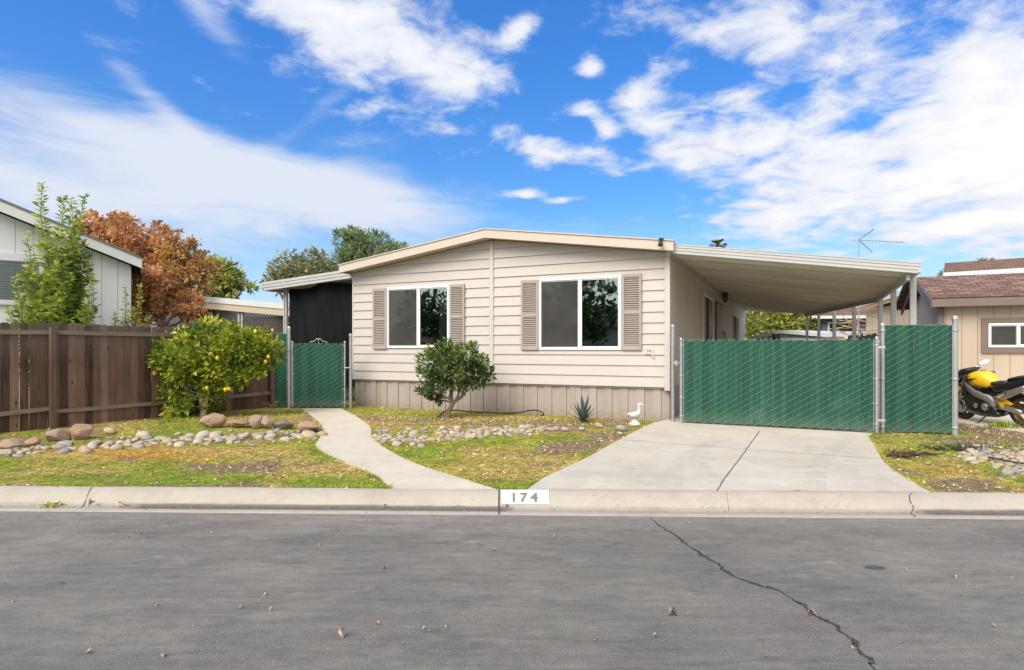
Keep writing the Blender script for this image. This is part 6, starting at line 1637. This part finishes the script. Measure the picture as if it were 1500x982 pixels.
m = MB(); m.loft([((.098, 0, .333), .014, .012, bv, bw), ((.125, 0, .327), .013, .007, bv, bw), ((.142, 0, .324), .006, .003, bv, bw)], 8, 2); m.build('beak', paint('pale_beak', (.75, .60, .45), .05, 9, .5), du)
for s_ in (-1, 1):
    m = MB(); m.loft([((-.09, s_*.045, .17), .008, .012, bv, bw), ((-.03, s_*.064, .165), .012, .04, bv, bw), ((.03, s_*.066, .17), .010, .035, bv, bw), ((.055, s_*.056, .18), .006, .015, bv, bw)], 10, 2.2); m.build('wing', M_duck, du)
m = MB(); m.lathe([(0, -.02), (.085, -.02), (.10, .0), (.075, .03), (.05, .05), (.03, .095), (0, .12)], (0, 0, 0), 'z', 14); m.build('base', M_duck, du)

pts = [(655, 611), (690, 612), (715, 611.5), (738, 609), (760, 604.5), (776, 601.5), (788, 601.5), (795, 605), (796, 610), (791, 616)]
hp = []
for i, (a, b) in enumerate(pts):
    Yh = 12.35 if i > 2 else 12.1
    s_ = fs(a, -.12); y_ = (HOUSE_L+hn*-.12+hd*s_); z_ = CZ+(HY-b)/F*y_.y
    hp.append(Vector((y_.x, y_.y, max(z_, .235))))
hp = [p2g(640, 614)+Vector((0, 0, .015))]+hp
m = MB(); m.tube([Vector(p) for p in spl(hp, 6)], .013, 8); tag(m.build('garden_hose', M_black), 'black hose looping up along the taupe skirting', 'hose')

def rock_fn(cols):
    def fn(t, oc):
        oi = t.new('ShaderNodeObjectInfo').outputs['Random']
        base = t.ramp(oi, cols); n = t.noise(oc, 7, 5, .7); s_ = t.noise(oc, 60, 3)
        c = t.mix(1., base, t.ramp(t.m('ADD', t.m('MULTIPLY', n, .7), t.m('MULTIPLY', s_, .3)), [(.3, (.62, .6, .58)), (.5, (1, 1, 1)), (.7, (1.25, 1.22, 1.18))]), 'MULTIPLY')
        return dict(color=c, rough=.85, spec=.25, normal=t.bump(t.m('ADD', n, s_), .5, .02))
    return fn
M_stone = newmat('river_stone', rock_fn([(0, (.46, .38, .28)), (.2, (.33, .31, .28)), (.38, (.55, .46, .34)), (.52, (.44, .33, .22)), (.66, (.27, .275, .275)), (.8, (.52, .40, .27)), (.9, (.38, .29, .20)), (1, (.62, .56, .46))]))
M_bould = newmat('red_boulder', rock_fn([(0, (.33, .205, .140)), (.5, (.40, .265, .185)), (1, (.34, .245, .185))]))
M_bouldg = newmat('brown_boulder', rock_fn([(0, (.20, .15, .125)), (1, (.24, .18, .145))]))
def rock_mesh(seed, ang_, mat):
    r_ = random.Random(seed); bm = bmesh.new(); bmesh.ops.create_icosphere(bm, subdivisions=3 if ang_ else 2, radius=1)
    pl_ = []
    for k in range(15 if ang_ else 5):
        n = Vector((r_.gauss(0, 1), r_.gauss(0, 1), r_.gauss(0, 1))).normalized(); pl_.append((n, r_.uniform(.58, .86) if ang_ else r_.uniform(.78, .95)))
    for v in bm.verts:
        p = v.co.copy()
        for n, d in pl_:
            e = p.dot(n)
            if e > d: p -= n*(e-d)*(.92 if ang_ else .7)
        q = p*1.9+Vector((seed*3.1, seed, 0))
        v.co = p*(1+(float(fbm(q.x+q.z, q.y-q.z, 3, seed))-.5)*(.22 if ang_ else .16))
    me = bpy.data.meshes.new('rock'); bm.to_mesh(me); bm.free(); me.materials.append(mat); me.polygons.foreach_set('use_smooth', [not ang_]*len(me.polygons)); return me
def rock(name, me, p, sx, sy, sz, label, group, sink=.3, tilt=.2):
    o = link(name, me); o.location = (p.x, p.y, float(gz(p.x, p.y))+sz*(1-sink)); o.scale = (sx, sy, sz); o.rotation_euler = (random.uniform(-tilt, tilt), random.uniform(-tilt, tilt), random.uniform(0, 2*PI) if sx == sy or group else random.uniform(-.3, .3))
    return tag(o, label, 'rock' if not group else 'stone', group)
B_ = [((290, 325, 607, 630), 'largest red boulder at the foot of the lemon tree', 0, M_bould), ((330, 361, 616, 630), 'low red boulder right of the one under the lemon tree', 1, M_bould), ((361, 386, 611, 631), 'split red boulder, left half of the pair in the middle of the row', 2, M_bould), ((379, 404, 612, 631), 'split red boulder, right half of the pair in the middle of the row', 3, M_bould),
      ((400, 427, 617, 632), 'grey brown boulder between the split pair and the path end boulder', 4, M_bouldg), ((429, 465, 619, 637), 'flat red boulder at the end of the row beside the path', 5, M_bould), ((94, 132, 624, 647), 'smooth tan red boulder standing alone near the plank fence', 6, M_bould), ((56, 94, 630, 650), 'half buried red boulder left of the smooth tan one', 7, M_bould), ((-6, 25, 643, 660), 'pale tan boulder at the left edge of the creek bed', 8, M_bould), ((35, 57, 644, 657), 'small rust red rock left of the half buried boulder', 9, M_bould)]
for (x0, x1, y0, y1), lab, sd_, mt in B_:
    p = p2g((x0+x1)/2, y1-2); w = (x1-x0)/F*p.y/2*1.12; h = (y1-y0)/F*p.y/2*1.15; p.y += w*.4
    rock('boulder', rock_mesh(30+sd_, True, mt), p, w, w*.8, h, lab, None, .35 if sd_ in (7, 8) else .15, .12)['group'] = 'boulders along the dry creek'
SM = [rock_mesh(60+k, k in (2, 5, 8), M_stone) for k in range(9)]
def creek(pl, halfw, n, smin, smax, label, group, cap=None, flat=.62, nm='river_stone'):
    d = [0]; placed = []
    for a, b in zip(pl, pl[1:]): d.append(d[-1]+math.hypot(b[0]-a[0], b[1]-a[1]))
    tries = 0
    while len(placed) < n and tries < n*60:
        tries += 1; q = random.random()*d[-1]; px = np.interp(q, d, [a[0] for a in pl]); py = np.interp(q, d, [a[1] for a in pl]); hw = np.interp(q, d, halfw)
        p = p2g(float(px), float(py+random.gauss(0, .55)*hw)); r = random.uniform(smin, smax)*(1.5 if random.random() < .10 else 1)
        if any((p.x-o[0])**2+(p.y-o[1])**2 < (.74*(r+o[2]))**2 for o in placed): continue
        if not bool(free(np.array([p.x]), np.array([p.y]))[0]): continue
        placed.append((p.x, p.y, r)); rock(nm, random.choice(SM), p, r*random.uniform(1., 1.35), r*random.uniform(.85, 1.1), r*random.uniform(flat*.8, flat*1.2), label, group, .66, .25)
creek([(-40, 668), (0, 664), (60, 660), (130, 655), (200, 650), (260, 647), (320, 645), (390, 643), (440, 640), (466, 637)], [9, 9, 8, 7, 8, 8, 8, 8, 7, 6], 140, .028, .085, 'rounded river stone in the dry creek bed left of the path', 'river stones left of the path')
creek([(548, 637), (580, 645), (620, 641), (680, 636), (740, 633), (800, 630), (830, 628)], [7, 10, 9, 7, 6, 4, 3], 190, .022, .066, 'rounded river stone in the dry creek bed between the path and the driveway', 'river stones right of the path')
creek([(1405, 668), (1440, 662), (1470, 672), (1510, 680)], [6, 12, 17, 20], 130, .022, .06, 'pale pebble in the gravel patch at the right edge', 'pebbles by the right lawn', nm='pebble')
for px, py, w_, lab in ((877, 627, .085, 'pale rounded stone alone in front of the agave'), (910, 632, .10, 'grey white stone near the duck statue'), (828, 632, .065, 'orange tan stone left of the agave'), (852, 631, .06, 'flat cream stone in front of the agave'), (908, 637, .05, 'small cream stone on the driveway edge'), (161, 636, .10, 'round white stone standing above the creek bed near the tan boulder'), (472, 640, .085, 'hollow pale stone at the path edge, last of the creek bed')):
    p = p2g(px, py); rock('garden_stone', random.choice(SM), p, w_, w_*.8, w_*.62, lab, None, .2)

# fallen leaves on the road
def leaf_mesh(sd_, L=.06, W=.035):
    r_ = random.Random(sd_); m = MB(); n = 6; vs = []
    for i in range(n+1):
        f = i/n; w = W/2*math.sin(PI*f**.8)**.8 if 0 < f < 1 else .001; z = .012*math.sin(PI*f*1.2)+.01*f*r_.random()
        vs += [(f*L, -w, z+abs(w)*r_.uniform(.2, .8)), (f*L, 0, z), (f*L, w, z+abs(w)*r_.uniform(.2, .8))]
    m.add(vs, [(3*i+j, 3*i+j+1, 3*i+4+j, 3*i+3+j) for i in range(n) for j in (0, 1)], True)
    m.tube([(0, 0, 0), (-L*.3, .003, .006)], .0012, 4); return m
M_lf = newmat('fallen_leaf', lambda t, oc: dict(color=t.mix(t.ss(t.noise(oc, 60, 3), .4, .7), t.ramp(t.new('ShaderNodeObjectInfo').outputs['Random'], [(0, (.52, .42, .26)), (.3, (.30, .20, .11)), (.5, (.58, .50, .34)), (.7, (.16, .11, .075)), (1, (.44, .38, .20))]), (.25, .18, .10)), rough=.7))
LM = []
for k in range(5):
    o = leaf_mesh(k).build('leaf_shape', M_lf); LM.append(o.data); bpy.data.objects.remove(o)
LP = [(20, 881), (30, 760), (135, 818), (210, 795), (228, 889), (281, 919), (310, 780), (327, 758), (355, 890), (365, 782), (386, 873), (388, 874), (400, 894), (440, 786), (470, 798), (503, 936), (538, 764), (550, 914), (559, 835), (590, 946), (620, 922), (627, 926), (655, 918), (700, 801), (720, 808), (740, 845), (766, 790), (811, 788), (830, 882), (905, 772), (917, 782), (921, 783), (963, 934), (967, 820), (978, 903), (984, 901), (1008, 873), (1052, 910), (1120, 860), (1177, 808), (1182, 903), (1190, 905), (1251, 952), (1325, 834), (1328, 837), (1395, 845), (1420, 857), (1435, 787), (1480, 846), (1438, 865), (125, 958), (240, 960), (95, 856), (160, 902), (690, 770), (640, 762), (1010, 768), (1280, 780), (1350, 930), (1460, 920), (1125, 965), (870, 940)]
for i, (px, py) in enumerate(LP):
    p = p2g(px, py, .0); o = link('fallen_leaf', random.choice(LM)); o.location = (p.x, p.y, .004); k = random.choice([.22, .3, .35, .45, .6]) if (px, py) not in ((978, 903), (984, 901), (1182, 903), (503, 936)) else .95
    o.scale = (k, k, k*random.uniform(.8, 2)); o.rotation_euler = (random.gauss(0, .3), random.gauss(0, .2), random.uniform(0, 6.28)); tag(o, 'small dry leaf lying on the asphalt', 'leaf', 'fallen leaves on the road')
for px, v, lab, k in ((130, .25, 'curled orange brown leaf in the gutter by the kerb crack', 1.5), (170, .25, 'pale yellow leaf lying in the gutter', 1.1), (185, .30, 'small dark leaf in the gutter beside the pale yellow one', .9), (91, .2, 'brown leaf in the gutter beside the green sprig', .9), (742, .27, 'upright dead leaf in the gutter under the painted number', 1.1), (563, .28, 'pale leaf scrap in the gutter left of the painted number', .8)):
    p = kerb_pt(px, v, .008); o = link('fallen_leaf', random.choice(LM)); o.location = p; o.scale = (k, k, k*1.6); o.rotation_euler = (random.gauss(0, .4), -.5, random.uniform(-1, 1)); tag(o, lab, 'leaf', 'leaves in the gutter')
n = 46; P = rng.normal(0, 1, (n, 3))*np.array([.045, .035, .008])+np.array([0, 0, .018])
o = leaves('leaf_sprig', P, rng.normal(0, 1, (n, 3))*np.array([1, .6, .3]), rng.uniform(.04, .07, n), .02, L_lemon, None); o.location = kerb_pt(76, .22, .0); tag(o, 'torn green leafy sprig lying in the gutter', 'sprig')
# debris on the right lawn
p = p2g(1325, 669); m = MB(); 
m.tube(curve_pts((-.10, 0, .03), (.52, -.05, .05), 7, .03), [.03, .032, .026, .02, .016, .012, .008, .004], 7)
m.tube(curve_pts((-.05, 0, .03), (.30, .10, .08), 5, .04), [.02, .016, .012, .009, .006, .003], 6); m.tube(curve_pts((.1, -.02, .04), (.35, -.12, .03), 4, .04), [.014, .010, .008, .005, .003], 5)
o = m.build('dead_branch', paint('dark_bark', (.045, .032, .028), .3, 9, .9)); o.location = (p.x, p.y, gs(p.x, p.y)); tag(o, 'dark broken branch lying on the lawn right of the driveway', 'branch')
n = 90; P = rng.normal(0, 1, (n, 3))*np.array([.08, .05, .02])+np.array([0, 0, .02]); o = leaves('dead_leaf_clump', P, rng.normal(0, 1, (n, 3)), rng.uniform(.06, .11, n), .03, leafmat('red_dead_leaf', [(0, (.08, .04, .03)), (1, (.20, .10, .07))], .8, .1), None); q = p2g(1318, 671); o.location = q; tag(o, 'clump of reddish dead leaves at the thick end of the broken branch', 'leaf clump')
p = p2g(1405, 660); n = 260; P = rng.normal(0, 1, (n, 3))*np.array([.24, .07, .02])+np.array([0, 0, .03]); o = leaves('dark_weeds', P, rng.normal(0, 1, (n, 3))*np.array([1, .6, .4]), rng.uniform(.06, .13, n), .016, leafmat('dark_weed', [(0, (.015, .022, .012)), (1, (.055, .075, .035))], .7, .1), None); o.location = p; tag(o, 'flattened dark weeds on the lawn beside the gravel patch', 'weeds')
p = p2g(1441, 672); st = thing('drip_riser', 'thin grey irrigation stub standing in the lawn by the gravel patch', 'pipe', p); m = MB(); m.tube([(0, 0, -.02), (0, 0, .13), (.006, 0, .15)], .014, 8); m.tube([(-.014, 0, .135), (.02, 0, .14)], .012, 6); m.build('pipe', M_galv, st)
hp = [p2g(1448, 676), p2g(1470, 680), p2g(1490, 684), p2g(1515, 686)]; m = MB(); m.tube([Vector((q.x, q.y, q.z+.05)) for q in spl(hp, 5)], .011, 6); tag(m.build('drip_line', M_black), 'thin black irrigation line across the gravel patch', 'hose')
